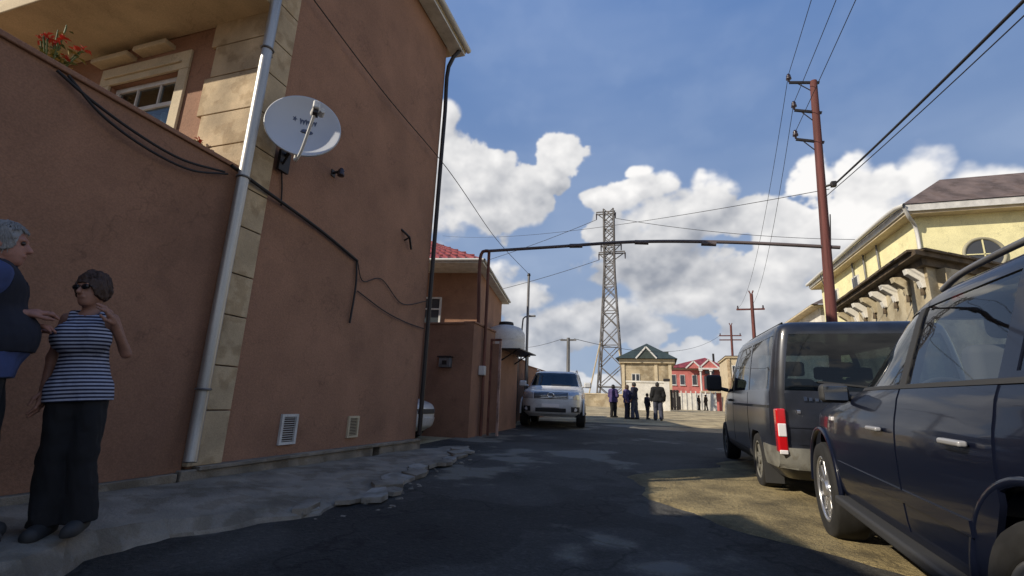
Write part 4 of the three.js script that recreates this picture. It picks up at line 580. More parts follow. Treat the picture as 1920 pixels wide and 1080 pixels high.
// dark grey van
{
  const S = shell([[0.24, 0.84, -2.2, 2.26], [0.36, 0.95, -2.4, 2.38], [0.55, 0.975, -2.43, 2.42], [0.78, 0.98, -2.4, 2.425], [1.0, 0.975, -2.3, 2.425], [1.14, 0.965, -2.05, 2.42], [1.25, 0.955, -1.75, 2.415], [1.6, 0.905, -1.25, 2.39], [1.85, 0.855, -0.92, 2.36], [1.94, 0.82, -0.74, 2.33], [1.99, 0.75, -0.62, 2.26], [2.02, 0.6, -0.35, 2.05]], 4.5, 16);
  const v = thing('parked_van', 'dark grey parked van seen from behind beside the leaning pole', 'van', [2.13, 0.185, -8.5]); v.rotation.set(0.0225, 0.015, 0);
  const wz = [[-1.55, 0.34], [1.4, 0.34]];
  const wins = [[1.22, 1.84, (y) => -1.25 + (y - 1.22) * 0.72, -0.32], [1.22, 1.84, -0.24, 0.98], [1.22, 1.84, 1.06, 2.2]];
  const xw = (y) => S.W(y) - 0.13;
  mesh('body', cutBody(S, [...wins.map((w) => S.sideCut(...w)), S.endCut(false, 1.2, 1.84, (y) => -xw(y), xw), S.endCut(true, 1.3, 1.86, (y) => -xw(y), xw)], wz, [0.62, 1.95, 0.05], 0.4), VM.graphite, v);
  for (const w of wins) for (const sg of [-1, 1]) { const g = mesh('side_window', S.panel(sg, w[0] - 0.015, w[1] + 0.015, typeof w[2] === 'number' ? w[2] - 0.015 : w[2], w[3] + 0.015, -0.004, 0), VM.tint, v); }
  const rw = mesh('rear_window', S.end(false, 1.185, 1.855, (y) => -xw(y) - 0.015, (y) => xw(y) + 0.015, -0.004, 0), VM.tint, v);
  mesh('wiper', beam([0.1, 1.24, 2.44], [-0.5, 1.3, 2.43], 0.015, 0.02), VM.plastic, rw);
  mesh('windscreen', S.end(true, 1.285, 1.875, (y) => -xw(y), xw, -0.004, 0), VM.tint, v);
  // tailgate, doors
  const tg = mesh('tailgate', S.end(false, 0.62, 1.17, -0.84, 0.84, 0.006, 0.02), VM.graphite, v);
  mesh('tailgate_crease', S.end(false, 0.80, 0.825, -0.82, 0.82, 0.016, 0.012, 2, 12), VM.graphite, tg);
  mesh('handle', bx(-0.25, 0.25, 0.98, 1.05, 2.43, 2.46, 0.01), VM.plastic, tg); mesh('lock', bx(-0.74, -0.7, 0.95, 0.99, 2.43, 2.44, 0.005), VM.chrome, tg);
  [-0.66, -0.61, -0.55, -0.5, -0.45, -0.39, -0.34, -0.3].forEach((x, i) => mesh('letter', bx(x, x + 0.034, 1.09, 1.135 - (i % 3) * 0.008, 2.44, 2.447), VM.chrome, tg));
  for (const sg of [-1, 1]) {
    const d = mesh('door', S.panel(sg, 0.45, 1.19, (y) => -1.12 + Math.max(0, 0.7 - y) * 0.9, -0.3, 0.005, 0.02), VM.graphite, v); mesh('handle', bx(sg * 1.0 - 0.02, sg * 1.0 + 0.02, 1.05, 1.09, -0.5, -0.34, 0.01), VM.plastic, d);
    mesh('door', S.panel(sg, 0.45, 1.19, -0.27, 0.97, 0.005, 0.02), VM.graphite, v); mesh('side_panel', S.panel(sg, 0.7, 1.19, 1.0, 2.22, 0.005, 0.02), VM.graphite, v);
    mesh('side_rail', S.panel(sg, 1.0, 1.03, -0.2, 2.2, 0.02, 0.02, 2, 20), VM.plastic, v);
    const tl = mesh('tail_light', bx(sg * 0.9 - 0.05, sg * 0.9 + 0.05, 0.53, 1.0, 2.33, 2.452, 0.02), VM.red, v);
    mesh('reversing_lens', bx(sg * 0.9 - 0.042, sg * 0.9 + 0.042, 0.7, 0.84, 2.44, 2.46, 0.01), VM.lampWhite, tl); mesh('reversing_lens', bx(sg * 0.9 - 0.042, sg * 0.9 + 0.042, 0.515, 0.56, 2.44, 2.459, 0.01), VM.lampWhite, tl);
    mesh('mirror', [bx(sg * 1.02 - 0.13, sg * 1.02 + 0.13, 1.22, 1.52, -1.32, -1.18, 0.05).translate(sg * 0.12, 0, 0), rod([sg * 0.9, 1.24, -1.25], [sg * 1.08, 1.28, -1.25], 0.035)], VM.plastic, v);
    mesh('headlight', S.end(true, 0.82, 1.06, sg > 0 ? 0.5 : -0.88, sg > 0 ? 0.88 : -0.5, 0.006, 0.02), VM.headlight, v);
    mesh('mud_flap', bx(sg * 0.88 - 0.1, sg * 0.88 + 0.1, 0.12, 0.36, 1.79, 1.81), VM.plastic, v);
    mesh('roof_strip', tube([[sg * 0.72, 1.985, -0.5], [sg * 0.745, 1.995, 0.6], [sg * 0.745, 1.99, 2.2]], 0.012, 20, 6), VM.plastic, v);
  }
  mesh('rear_bumper', [S.end(false, 0.36, 0.585, -0.93, 0.93, 0.07, 0.12), S.panel(-1, 0.36, 0.585, 1.86, 2.4, 0.012, 0.04), S.panel(1, 0.36, 0.585, 1.86, 2.4, 0.012, 0.04)], VM.greyBumper, v);
  for (const sg of [-1, 1]) mesh('sill', S.panel(sg, 0.28, 0.42, -1.1, 0.95, 0.008, 0.03), VM.plastic, v);
  mesh('number_plate', bx(-0.26, 0.26, 0.66, 0.77, 2.432, 2.44, 0.003), VM.lampWhite, tg);
  mesh('roof_vent', [bx(-0.55, -0.4, 2.005, 2.03, 1.7, 1.85, 0.01)], VM.plastic, v);
  mesh('underbody', [bx(-0.8, 0.8, 0.25, 0.34, -2, 2.2), rod([-0.8, 0.34, 1.4], [0.8, 0.34, 1.4], 0.06), bx(-0.45, 0.3, 0.2, 0.36, 1.75, 2.15, 0.05)], VM.under, v);
  for (const [z, y] of wz) for (const sg of [-1, 1]) wheel(v, sg * 0.86, y, z, 0.335, 0.22, 8, VM.greyBumper);
  seats(v, [[-0.5, 0.7, -0.6], [0.5, 0.7, -0.6], [-0.5, 0.7, 0.4], [0.1, 0.7, 0.4], [0.55, 0.7, 0.4], [-0.55, 0.7, 1.4], [0, 0.7, 1.4], [0.55, 0.7, 1.4]]);
  mesh('dashboard', bx(-0.85, 0.85, 0.95, 1.2, -1.7, -1.3, 0.05), VM.plastic, v);
}
// glossy dark blue off-roader in the near right
{
  const S = shell([[0.3, 0.84, -2.2, 2.2], [0.42, 0.92, -2.34, 2.33], [0.6, 0.945, -2.39, 2.38], [0.84, 0.95, -2.4, 2.4], [0.98, 0.94, -2.33, 2.4], [1.05, 0.925, -2.05, 2.4], [1.1, 0.915, -1.55, 2.39], [1.13, 0.905, -1.15, 2.38], [1.17, 0.89, -0.98, 2.37], [1.42, 0.81, -0.55, 2.28], [1.58, 0.755, -0.26, 2.2], [1.65, 0.7, -0.05, 2.1], [1.685, 0.6, 0.12, 1.95], [1.7, 0.45, 0.4, 1.7]], 4.2, 7);
  const c = thing('parked_car', 'glossy dark blue off-road car close by in the near right corner', 'car', [2.12, 0.075, -3.28]); c.rotation.set(0.0225, -0.075, 0);
  const wz = [[-1.45, 0.38], [1.4, 0.38]];
  const wins = [[1.18, 1.57, (y) => -0.62 + (y - 1.18) * 1.15, 0.3], [1.18, 1.575, 0.38, 1.2], [1.2, 1.56, 1.3, (y) => 2.12 - (y - 1.2) * 0.25]], xw = (y) => S.W(y) - 0.13;
  mesh('body', cutBody(S, [...wins.map((w) => S.sideCut(...w)), S.endCut(false, 1.2, 1.56, (y) => -xw(y), xw), S.endCut(true, 1.19, 1.59, (y) => -xw(y), xw)], wz, [0.7, 1.66, 0.05], 0.46), VM.navy, c);
  for (const w of wins) for (const sg of [-1, 1]) { mesh('side_window', S.panel(sg, w[0] - 0.012, w[1] + 0.012, w[2], w[3], -0.006, 0), VM.clear, c); }
  mesh('windscreen', S.end(true, 1.18, 1.6, (y) => -xw(y), xw, -0.005, 0), VM.clear, c); mesh('rear_window', S.end(false, 1.19, 1.57, (y) => -xw(y), xw, -0.005, 0), VM.tint, c);
  for (const sg of [-1, 1]) {
    const fd = mesh('door', S.panel(sg, 0.46, 1.155, -0.92, 0.31, 0.005, 0.02, 14, 14), VM.navy, c), rd = mesh('door', S.panel(sg, 0.46, 1.155, 0.335, (y) => 1.22 - Math.max(0, 0.75 - y) * 0.6, 0.005, 0.02, 14, 12), VM.navy, c);
    for (const [d, z] of [[fd, 0.08], [rd, 1.0]]) { const X = S.sideX(z, 0.93); mesh('handle', sg > 0 ? bx(X + 0.012, X + 0.045, 0.928, 0.952, z - 0.09, z + 0.09, 0.01) : bx(-X - 0.045, -X - 0.012, 0.928, 0.952, z - 0.09, z + 0.09, 0.01), VM.handle, d); }
    mesh('pillar_trim', S.panel(sg, 1.17, 1.575, 0.3, 0.38, 0.004, 0.01), VM.plastic, c);
    mesh('waist_trim', S.panel(sg, 1.158, 1.178, -0.72, 2.1, 0.006, 0.012, 1, 24), VM.plastic, c);
    mesh('side_moulding', S.panel(sg, 0.6, 0.66, -0.9, 1.0, 0.014, 0.02, 2, 16), VM.navy, c);
    for (const z of [-1.45, 1.4]) mesh('wheel_arch_trim', new THREE.TorusGeometry(0.475, 0.022, 6, 30, Math.PI).rotateY(Math.PI / 2).translate(sg * 0.935, 0.38, z), VM.navy, c);
    mesh('side_step', [bx(sg * 0.93 - 0.07, sg * 0.93 + 0.07, 0.36, 0.42, -0.9, 0.95, 0.02)], VM.plastic, c);
    const mr = mesh('mirror', [bx(-0.09, 0.09, -0.065, 0.065, -0.06, 0.04, 0.04).translate(sg * 1.0, 1.14, -0.56), rod([sg * 0.88, 1.1, -0.56], [sg * 0.96, 1.13, -0.56], 0.025)], VM.plastic, c); mesh('mirror_glass', bx(-0.07, 0.07, -0.048, 0.048, 0.039, 0.045, 0.002).translate(sg * 1.0, 1.14, -0.56), VM.clearMirror, mr);
    mesh('side_repeater', bx(sg * 0.945 - 0.01, sg * 0.945 + 0.015, 0.94, 0.97, -1.02, -0.94, 0.006), VM.lampWhite, c);
    mesh('roof_rail', [tube([[sg * 0.64, 1.68, 0.3], [sg * 0.65, 1.71, 0.5], [sg * 0.65, 1.72, 1.2], [sg * 0.64, 1.71, 1.9], [sg * 0.62, 1.66, 2.05]], 0.016, 30, 8)], VM.steelRail ?? M.steel, c);
    mesh('headlight', S.end(true, 0.78, 0.98, sg > 0 ? 0.5 : -0.87, sg > 0 ? 0.87 : -0.5, 0.006, 0.02), VM.headlight, c); mesh('tail_light', S.end(false, 0.8, 1.18, sg > 0 ? 0.66 : -0.86, sg > 0 ? 0.86 : -0.66, 0.006, 0.02), VM.red, c);
  }
  mesh('bonnet', S.end(true, 1.06, 1.13, -0.7, 0.7, 0.006, 0.015, 10, 14), VM.navy, c); mesh('front_bumper', S.end(true, 0.36, 0.68, -0.86, 0.86, 0.03, 0.05), VM.navy, c); mesh('rear_bumper', S.end(false, 0.36, 0.7, -0.86, 0.86, 0.05, 0.07), VM.navy, c); mesh('grille', S.end(true, 0.74, 0.95, -0.44, 0.44, 0.012, 0.02), VM.chrome, c);
  mesh('underbody', bx(-0.8, 0.8, 0.3, 0.42, -2, 2), VM.under, c);
  for (const [z, y] of wz) for (const sg of [-1, 1]) wheel(c, sg * 0.84, y - 0.005, z, 0.375, 0.24, 12);
  seats(c, [[-0.4, 0.72, 0.1], [0.4, 0.72, 0.1], [-0.4, 0.72, 1.0], [0.4, 0.72, 1.0]], mat([0.11, 0.1, 0.1], 0.85)); mesh('dashboard', bx(-0.78, 0.78, 0.9, 1.12, -0.95, -0.55, 0.06), VM.plastic, c); mesh('steering_wheel', new THREE.TorusGeometry(0.18, 0.016, 8, 30).rotateX(-0.4).translate(-0.4, 1.08, -0.42), VM.plastic, c);
}
// white off-roader facing the viewer
{
  const S = shell([[0.32, 0.86, -2.3, 2.3], [0.44, 0.94, -2.44, 2.42], [0.62, 0.975, -2.48, 2.46], [0.9, 0.98, -2.46, 2.47], [1.04, 0.97, -2.4, 2.47], [1.13, 0.955, -2.15, 2.46], [1.19, 0.94, -1.5, 2.45], [1.24, 0.93, -1.2, 2.44], [1.3, 0.91, -1.02, 2.42], [1.6, 0.83, -0.55, 2.35], [1.78, 0.775, -0.28, 2.26], [1.85, 0.72, -0.1, 2.16], [1.885, 0.6, 0.1, 2.0], [1.895, 0.45, 0.3, 1.8]], 4.6, 8);
  const c = thing('parked_car', 'white off-road car parked facing the viewer by the brown wall', 'car', [-3.6, 0.39, -17.1], Math.PI + 0.14); c.scale.x = 1.05;
  const wz = [[-1.5, 0.39], [1.4, 0.39]], wins = [[1.31, 1.76, (y) => -0.62 + (y - 1.31) * 1.0, 0.34], [1.31, 1.76, 0.42, 1.3], [1.33, 1.75, 1.4, 2.15]], xw = (y) => S.W(y) - 0.12;
  mesh('body', cutBody(S, [...wins.map((w) => S.sideCut(...w)), S.endCut(true, 1.31, 1.79, (y) => -xw(y), xw)], wz, [0.8, 1.85, 0.05], 0.48), VM.whitePaint, c);
  for (const w of wins) for (const sg of [-1, 1]) mesh('side_window', S.panel(sg, w[0], w[1], w[2], w[3], -0.004, 0), VM.tint, c);
  mesh('windscreen', S.end(true, 1.3, 1.8, (y) => -xw(y), xw, -0.004, 0), VM.tint, c);
  const gr = mesh('grille', S.end(true, 0.86, 1.06, -0.5, 0.5, 0.008, 0.02), VM.plastic, c); for (let k = 0; k < 4; k++) mesh('grille_bar', S.end(true, 0.885 + k * 0.045, 0.9 + k * 0.045, -0.48, 0.48, 0.018, 0.012, 1, 10), VM.headlight, gr); mesh('emblem', new THREE.TorusGeometry(0.07, 0.014, 8, 24).scale(1.3, 1, 1).translate(0, 0.97, -2.5), VM.chrome, gr);
  const fb = mesh('front_bumper', S.end(true, 0.4, 0.8, -0.9, 0.9, 0.03, 0.06), VM.whitePaint, c); mesh('air_intake', S.end(true, 0.46, 0.58, -0.45, 0.45, 0.034, 0.01), VM.plastic, fb); mesh('number_plate', bx(-0.26, 0.26, 0.6, 0.71, -2.56, -2.545, 0.004), VM.lampWhite, c);
  for (const sg of [-1, 1]) {
    mesh('headlight', S.end(true, 0.86, 1.07, sg > 0 ? 0.53 : -0.92, sg > 0 ? 0.92 : -0.53, 0.012, 0.03), VM.headlight, c); const fl = mesh('fog_light', S.end(true, 0.47, 0.63, sg > 0 ? 0.6 : -0.84, sg > 0 ? 0.84 : -0.6, 0.034, 0.01), VM.plastic, fb); mesh('fog_lens', new THREE.CylinderGeometry(0.055, 0.055, 0.03, 18).rotateX(Math.PI / 2).translate(sg * 0.72, 0.55, S.endZ(sg * 0.72, 0.55, true) - 0.04), VM.headlight, fl);
    mesh('door', S.panel(sg, 0.5, 1.29, -0.9, 0.35, 0.005, 0.02), VM.whitePaint, c); mesh('door', S.panel(sg, 0.5, 1.29, 0.375, 1.3, 0.005, 0.02), VM.whitePaint, c);
    mesh('mirror', [bx(-0.12, 0.12, -0.1, 0.1, -0.07, 0.06, 0.05).translate(sg * 1.08, 1.38, -0.62), rod([sg * 0.88, 1.3, -0.62], [sg * 1.04, 1.34, -0.62], 0.03)], VM.whitePaint, c); mesh('roof_rail', tube([[sg * 0.68, 1.88, 0.1], [sg * 0.69, 1.94, 0.3], [sg * 0.69, 1.95, 1.3], [sg * 0.67, 1.88, 2.1]], 0.02, 24, 8), VM.alloy, c);
    mesh('side_step', bx(sg * 0.94 - 0.08, sg * 0.94 + 0.08, 0.38, 0.44, -0.95, 0.9, 0.02), VM.plastic, c); for (const z of [-1.5, 1.4]) mesh('wheel_arch_trim', new THREE.TorusGeometry(0.5, 0.03, 6, 28, Math.PI).rotateY(Math.PI / 2).translate(sg * 0.955, 0.39, z), VM.whitePaint, c);
  }
  mesh('bonnet', S.end(true, 1.14, 1.23, -0.74, 0.74, 0.006, 0.015, 10, 14), VM.whitePaint, c); mesh('underbody', bx(-0.82, 0.82, 0.32, 0.44, -2.1, 2.1), VM.under, c); mesh('wiper', beam([-0.55, 1.33, -0.98], [0.1, 1.36, -0.98], 0.015, 0.015), VM.plastic, c);
  for (const [z, y] of wz) for (const sg of [-1, 1]) wheel(c, sg * 0.86, y, z, 0.39, 0.26, 5);
  seats(c, [[-0.42, 0.82, 0.1], [0.42, 0.82, 0.1], [-0.42, 0.82, 1.05], [0.42, 0.82, 1.05]]); mesh('dashboard', bx(-0.8, 0.8, 1.0, 1.26, -0.95, -0.5, 0.06), VM.plastic, c);
}
// small white car whose nose shows past the house corner, in the alley
{
  const S = shell([[0.22, 0.76, -1.8, 1.8], [0.34, 0.83, -1.96, 1.95], [0.6, 0.85, -2.0, 2.0], [0.78, 0.845, -1.92, 2.0], [0.88, 0.83, -1.6, 1.98], [0.95, 0.81, -1.05, 1.95], [1.0, 0.79, -0.85, 1.9], [1.3, 0.66, -0.2, 1.6], [1.42, 0.58, 0.1, 1.35], [1.45, 0.4, 0.3, 1.1]], 3.6, 4);
  const c = thing('parked_car', 'small white car with only its nose showing past the house corner', 'car', [-6.72, 0.21, -9.3], -Math.PI / 2);
  const xw = (y) => S.W(y) - 0.1; mesh('body', cutBody(S, [S.sideCut(1.01, 1.36, (y) => -0.45 + (y - 1.01) * 1.6, 0.4), S.sideCut(1.01, 1.36, 0.48, 1.3), S.endCut(true, 1.02, 1.38, (y) => -xw(y), xw)], [[-1.25, 0.3], [1.25, 0.3]], [0.7, 1.4, 0.05], 0.36), VM.whitePaint, c);
  for (const sg of [-1, 1]) { mesh('side_window', S.panel(sg, 1.0, 1.37, (y) => -0.45 + (y - 1.01) * 1.6, 1.3, -0.004, 0), VM.tint, c); mesh('headlight', S.end(true, 0.62, 0.78, sg > 0 ? 0.44 : -0.78, sg > 0 ? 0.78 : -0.44, 0.006, 0.02), VM.headlight, c); mesh('mirror', bx(-0.09, 0.09, -0.07, 0.07, -0.05, 0.05, 0.04).translate(sg * 0.92, 1.05, -0.45), VM.whitePaint, c); }
  mesh('windscreen', S.end(true, 1.01, 1.39, (y) => -xw(y), xw, -0.004, 0), VM.tint, c); mesh('front_bumper', S.end(true, 0.28, 0.5, -0.75, 0.75, 0.02, 0.04), VM.whitePaint, c); mesh('grille', S.end(true, 0.58, 0.68, -0.38, 0.38, 0.008, 0.02), VM.plastic, c);
  for (const z of [-1.25, 1.25]) for (const sg of [-1, 1]) wheel(c, sg * 0.77, 0.3, z, 0.3, 0.19, 7); mesh('underbody', bx(-0.7, 0.7, 0.2, 0.3, -1.6, 1.6), VM.under, c);
}
// ---------------------------------------------------------------- people
function netSurface(f, lo, hi, cell, uvf) { // surface nets of the zero level of f
  const n = [0, 1, 2].map((k) => Math.ceil((hi[k] - lo[k]) / cell) + 1), [nx, ny, nz] = n, val = new Float32Array(nx * ny * nz), id = (i, j, k) => i + nx * (j + ny * k);
  for (let k = 0; k < nz; k++) for (let j = 0; j < ny; j++) for (let i = 0; i < nx; i++) val[id(i, j, k)] = f(lo[0] + i * cell, lo[1] + j * cell, lo[2] + k * cell);
  const vid = new Int32Array(nx * ny * nz).fill(-1), pos = [], idx = [];
  for (let k = 0; k < nz - 1; k++) for (let j = 0; j < ny - 1; j++) for (let i = 0; i < nx - 1; i++) {
    let m = 0; for (let c = 0; c < 8; c++) if (val[id(i + (c & 1), j + (c >> 1 & 1), k + (c >> 2))] < 0) m |= 1 << c; if (m === 0 || m === 255) continue;
    let x = 0, y = 0, z = 0, q = 0; for (let c = 0; c < 8; c++) for (let b = 1; b < 8; b <<= 1) { const d = c | b; if (d === c) continue; const A = val[id(i + (c & 1), j + (c >> 1 & 1), k + (c >> 2))], B = val[id(i + (d & 1), j + (d >> 1 & 1), k + (d >> 2))]; if ((A < 0) === (B < 0)) continue; const t = A / (A - B); x += lerp(c & 1, d & 1, t); y += lerp(c >> 1 & 1, d >> 1 & 1, t); z += lerp(c >> 2, d >> 2, t); q++; }
    vid[id(i, j, k)] = pos.length / 3; pos.push(lo[0] + (i + x / q) * cell, lo[1] + (j + y / q) * cell, lo[2] + (k + z / q) * cell);
  }
  const quad = (a, b, c, d, fl) => fl ? idx.push(a, c, b, a, d, c) : idx.push(a, b, c, a, c, d);
  for (let k = 1; k < nz - 1; k++) for (let j = 1; j < ny - 1; j++) for (let i = 1; i < nx - 1; i++) { const s = val[id(i, j, k)] < 0;
    if (s !== (val[id(i + 1, j, k)] < 0)) quad(vid[id(i, j - 1, k - 1)], vid[id(i, j, k - 1)], vid[id(i, j, k)], vid[id(i, j - 1, k)], !s);
    if (s !== (val[id(i, j + 1, k)] < 0)) quad(vid[id(i - 1, j, k - 1)], vid[id(i - 1, j, k)], vid[id(i, j, k)], vid[id(i, j, k - 1)], !s);
    if (s !== (val[id(i, j, k + 1)] < 0)) quad(vid[id(i - 1, j - 1, k)], vid[id(i, j - 1, k)], vid[id(i, j, k)], vid[id(i - 1, j, k)], !s); }
  const g = new THREE.BufferGeometry(), uv = [], nor = [], e = cell * 0.5;
  for (let v = 0; v < pos.length; v += 3) { const x = pos[v], y = pos[v + 1], z = pos[v + 2]; const N = V(f(x + e, y, z) - f(x - e, y, z), f(x, y + e, z) - f(x, y - e, z), f(x, y, z + e) - f(x, y, z - e)).normalize(); nor.push(N.x, N.y, N.z); const u = uvf ? uvf(x, y, z) : [x, y]; uv.push(u[0], u[1]); }
  g.setAttribute('position', new THREE.Float32BufferAttribute(pos, 3)); g.setAttribute('normal', new THREE.Float32BufferAttribute(nor, 3)); g.setAttribute('uv', new THREE.Float32BufferAttribute(uv, 2)); g.setIndex(idx); return g;
}
const smin = (a, b, k) => { const h = Math.max(k - Math.abs(a - b), 0) / k; return Math.min(a, b) - h * h * k * 0.25; };
function cone(a, b, ra, rb, sz = 1) { const dx = b[0] - a[0], dy = b[1] - a[1], dz = (b[2] - a[2]) / sz, L = dx * dx + dy * dy + dz * dz || 1e-9; return (x, y, z) => { const px = x - a[0], py = y - a[1], pz = (z - a[2]) / sz, t = clamp((px * dx + py * dy + pz * dz) / L); return (Math.hypot(px - dx * t, py - dy * t, pz - dz * t) - lerp(ra, rb, t)) * (sz < 1 ? sz : 1); }; }
const ell = (c, r) => (x, y, z) => { const a = (x - c[0]) / r[0], b = (y - c[1]) / r[1], d = (z - c[2]) / r[2], k = Math.hypot(a, b, d); return (k - 1) * Math.min(...r); };
const uni = (list, k) => (x, y, z) => { let d = 9; for (const f of list) d = smin(d, f(x, y, z), k); return d; };
const skinMat = (c) => mat(c, 0.6, { tex: grainA, size: 0.3 });
function person(o) {
  // local frame: feet at y = 0, facing +z, the person's left is +x; sizes for 1.75 m then scaled
  const p = thing('person', o.label, 'person', o.pos, o.turn ?? 0, o.group), s = o.height / 1.75, near = !!o.near, cell = near ? 0.013 : 0.024;
  p.scale.setScalar(s); if (o.lean) { p.rotation.order = 'YXZ'; p.rotation.x = -o.lean; } if (o.tilt) { p.rotation.order = 'YXZ'; p.rotation.z = o.tilt; }
  const w = o.build ?? 1, fw = o.female ? 0.92 : 1, st = o.stride ?? 0;
  const hip = (g) => [g * 0.09 * w, 0.92, 0], knee = (g) => [g * 0.1 * w, 0.5, 0.02 + st * g * 0.5], ankle = (g) => [g * 0.11 * w, 0.09, -0.02 + st * g], sh = (g) => [g * 0.185 * fw * w, 1.42, -0.01];
  const arm = (g) => { const d = g > 0 ? o.left : o.right; return d ?? [[g * 0.24 * w, 1.14, -0.02], [g * 0.25 * w, 0.9, 0.06]]; };
  const legs = [], arms = [], hands = [];
  for (const g of [-1, 1]) {
    legs.push(cone(hip(g), knee(g), 0.088 * w, 0.06 * w), cone(knee(g), ankle(g), 0.058 * w, 0.038));
    const [e, wr] = arm(g); arms.push(cone(sh(g), e, 0.052 * w * fw, 0.042 * w * fw), cone(e, wr, 0.041 * w * fw, 0.028));
    // hand: palm plus five fingers leaving it
    const dir = V(wr[0] - e[0], wr[1] - e[1], wr[2] - e[2]).normalize(), side = V(0, 0, 1).cross(dir).lengthSq() > 0.05 ? V(0, 0, 1).addScaledVector(dir, -dir.z).normalize() : V(0, 1, 0), nrm = dir.clone().cross(side), at = (a, b, c) => { const q = V(...wr).addScaledVector(dir, a).addScaledVector(side, b).addScaledVector(nrm, c); return [q.x, q.y, q.z]; }, F = [];
    F.push(cone(at(0.0, 0, 0), at(0.05, 0.012, 0), 0.024, 0.026), cone(at(0.04, -0.018, 0), at(0.085, -0.022, 0), 0.018, 0.014), cone(at(0.04, 0.02, 0), at(0.09, 0.026, 0), 0.018, 0.014));
    if (near) { [[-0.03, 0.13], [-0.011, 0.165], [0.01, 0.175], [0.03, 0.16]].forEach(([b, L]) => { F.push(cone(at(0.08, b, 0), at(L * 0.78, b * 1.08, -0.012 * g), 0.0095, 0.009), cone(at(L * 0.78, b * 1.08, -0.012 * g), at(L, b * 1.05, -0.045 * g), 0.009, 0.0075)); }); F.push(cone(at(0.02, 0.03, 0), at(0.07, 0.062, -0.02 * g), 0.013, 0.0105), cone(at(0.07, 0.062, -0.02 * g), at(0.11, 0.06, -0.035 * g), 0.0105, 0.0085)); }
    hands.push({ f: uni(F, 0.012), c: at(0.08, 0, 0) });
  }
  const torso = [cone([0, 0.96, 0], [0, 1.1, 0], 0.15 * w, 0.132 * w, 0.72), cone([0, 1.1, 0], [0, 1.34, 0.005], 0.132 * w, 0.155 * w * fw, 0.7), cone([-0.12 * fw * w, 1.4, -0.01], [0.12 * fw * w, 1.4, -0.01], 0.075 * w, 0.075 * w, 0.85)];
  if (o.female) torso.push(ell([-0.07, 1.27, 0.085], [0.075, 0.08, 0.065]), ell([0.07, 1.27, 0.085], [0.075, 0.08, 0.065]));
  if (o.belly) torso.push(ell([0, 1.08, 0.05], [0.16 * w, 0.15, 0.13]));
  const ht = o.headTurn ?? 0, ch = Math.cos(ht), shh = Math.sin(ht), H0 = [0, 1.62, 0.02];
  const R_ = (f) => (x, y, z) => { const a = x - H0[0], b = z - H0[2]; return f(a * ch - b * shh, y - H0[1], a * shh + b * ch); };
  const headL = uni([ell([0, 0.02, -0.012], [0.076, 0.108, 0.096]), ell([0, -0.055, 0.022], [0.054, 0.064, 0.066]), ell([0, -0.1, 0.045], [0.026, 0.022, 0.026])], 0.035);
  const nose = cone([0, 0.012, 0.085], [0, -0.028, 0.105], 0.009, 0.0155), brow = cone([-0.035, 0.03, 0.078], [0.035, 0.03, 0.078], 0.011, 0.011), lips = cone([-0.016, -0.062, 0.082], [0.016, -0.062, 0.082], 0.008, 0.008), ear = (g) => ell([g * 0.078, -0.005, -0.005], [0.011, 0.03, 0.02]);
  const eyeHole = (g) => ell([g * 0.031, 0.01, 0.088], [0.017, 0.011, 0.016]);
  const headF = R_((x, y, z) => { let d = smin(headL(x, y, z), nose(x, y, z), 0.016); d = smin(d, brow(x, y, z), 0.02); d = smin(d, lips(x, y, z), 0.01); d = smin(d, ear(1)(x, y, z), 0.008); d = smin(d, ear(-1)(x, y, z), 0.008); d = -smin(-d, eyeHole(1)(x, y, z), 0.006); return -smin(-d, eyeHole(-1)(x, y, z), 0.006); });
  const neck = cone([0, 1.42, -0.015], [0, 1.57, 0.0], 0.062 * fw, 0.05 * fw);
  const feet = [-1, 1].flatMap((g) => { const a = ankle(g); return [cone([a[0], 0.06, a[2] - 0.03], [a[0] + g * 0.015, 0.03, a[2] + 0.15], 0.04, 0.03)]; });
  // the body: one continuous skin
  const all = uni([...torso, ...legs, ...arms, neck, ...feet, (x, y, z) => headF(x, y, z) + 0.004], 0.03);
  const parts = [netSurface(all, [-0.55, -0.03, -0.4], [0.55, 1.78, 0.55], cell)];
  if (near) { parts.push(netSurface((x, y, z) => Math.max(headF(x, y, z), 1.5 - y), [-0.13, 1.44, -0.13], [0.13, 1.77, 0.17], 0.0055)); for (const h of hands) parts.push(netSurface(h.f, h.c.map((v) => v - 0.14), h.c.map((v) => v + 0.14), 0.0045)); } else { for (const h of hands) parts.push(netSurface(h.f, h.c.map((v) => v - 0.12), h.c.map((v) => v + 0.12), 0.016)); }
  const body = mesh('body', parts, skinMat(o.skin ?? [0.42, 0.22, 0.15]), p);
  if (near) { for (const g of [-1, 1]) { const e = new THREE.SphereGeometry(0.0125, 14, 10); e.translate(g * 0.031, 0.01, 0.079); e.rotateY(ht); e.translate(...H0); mesh('eye', e, mat([0.03, 0.02, 0.015], 0.15), p); } }
  // clothes
  const grow = (list, d, k = 0.04) => { const f = uni(list, k); return (x, y, z) => f(x, y, z) - d; };
  const T = o.top, fold = (x, y, z, a) => ((fbm(x * 9, y * 7, z * 9, 3) - 0.5) + (fbm(x * 22 + y * 5, y * 3, z * 22, 2) - 0.5) * 0.5) * a;
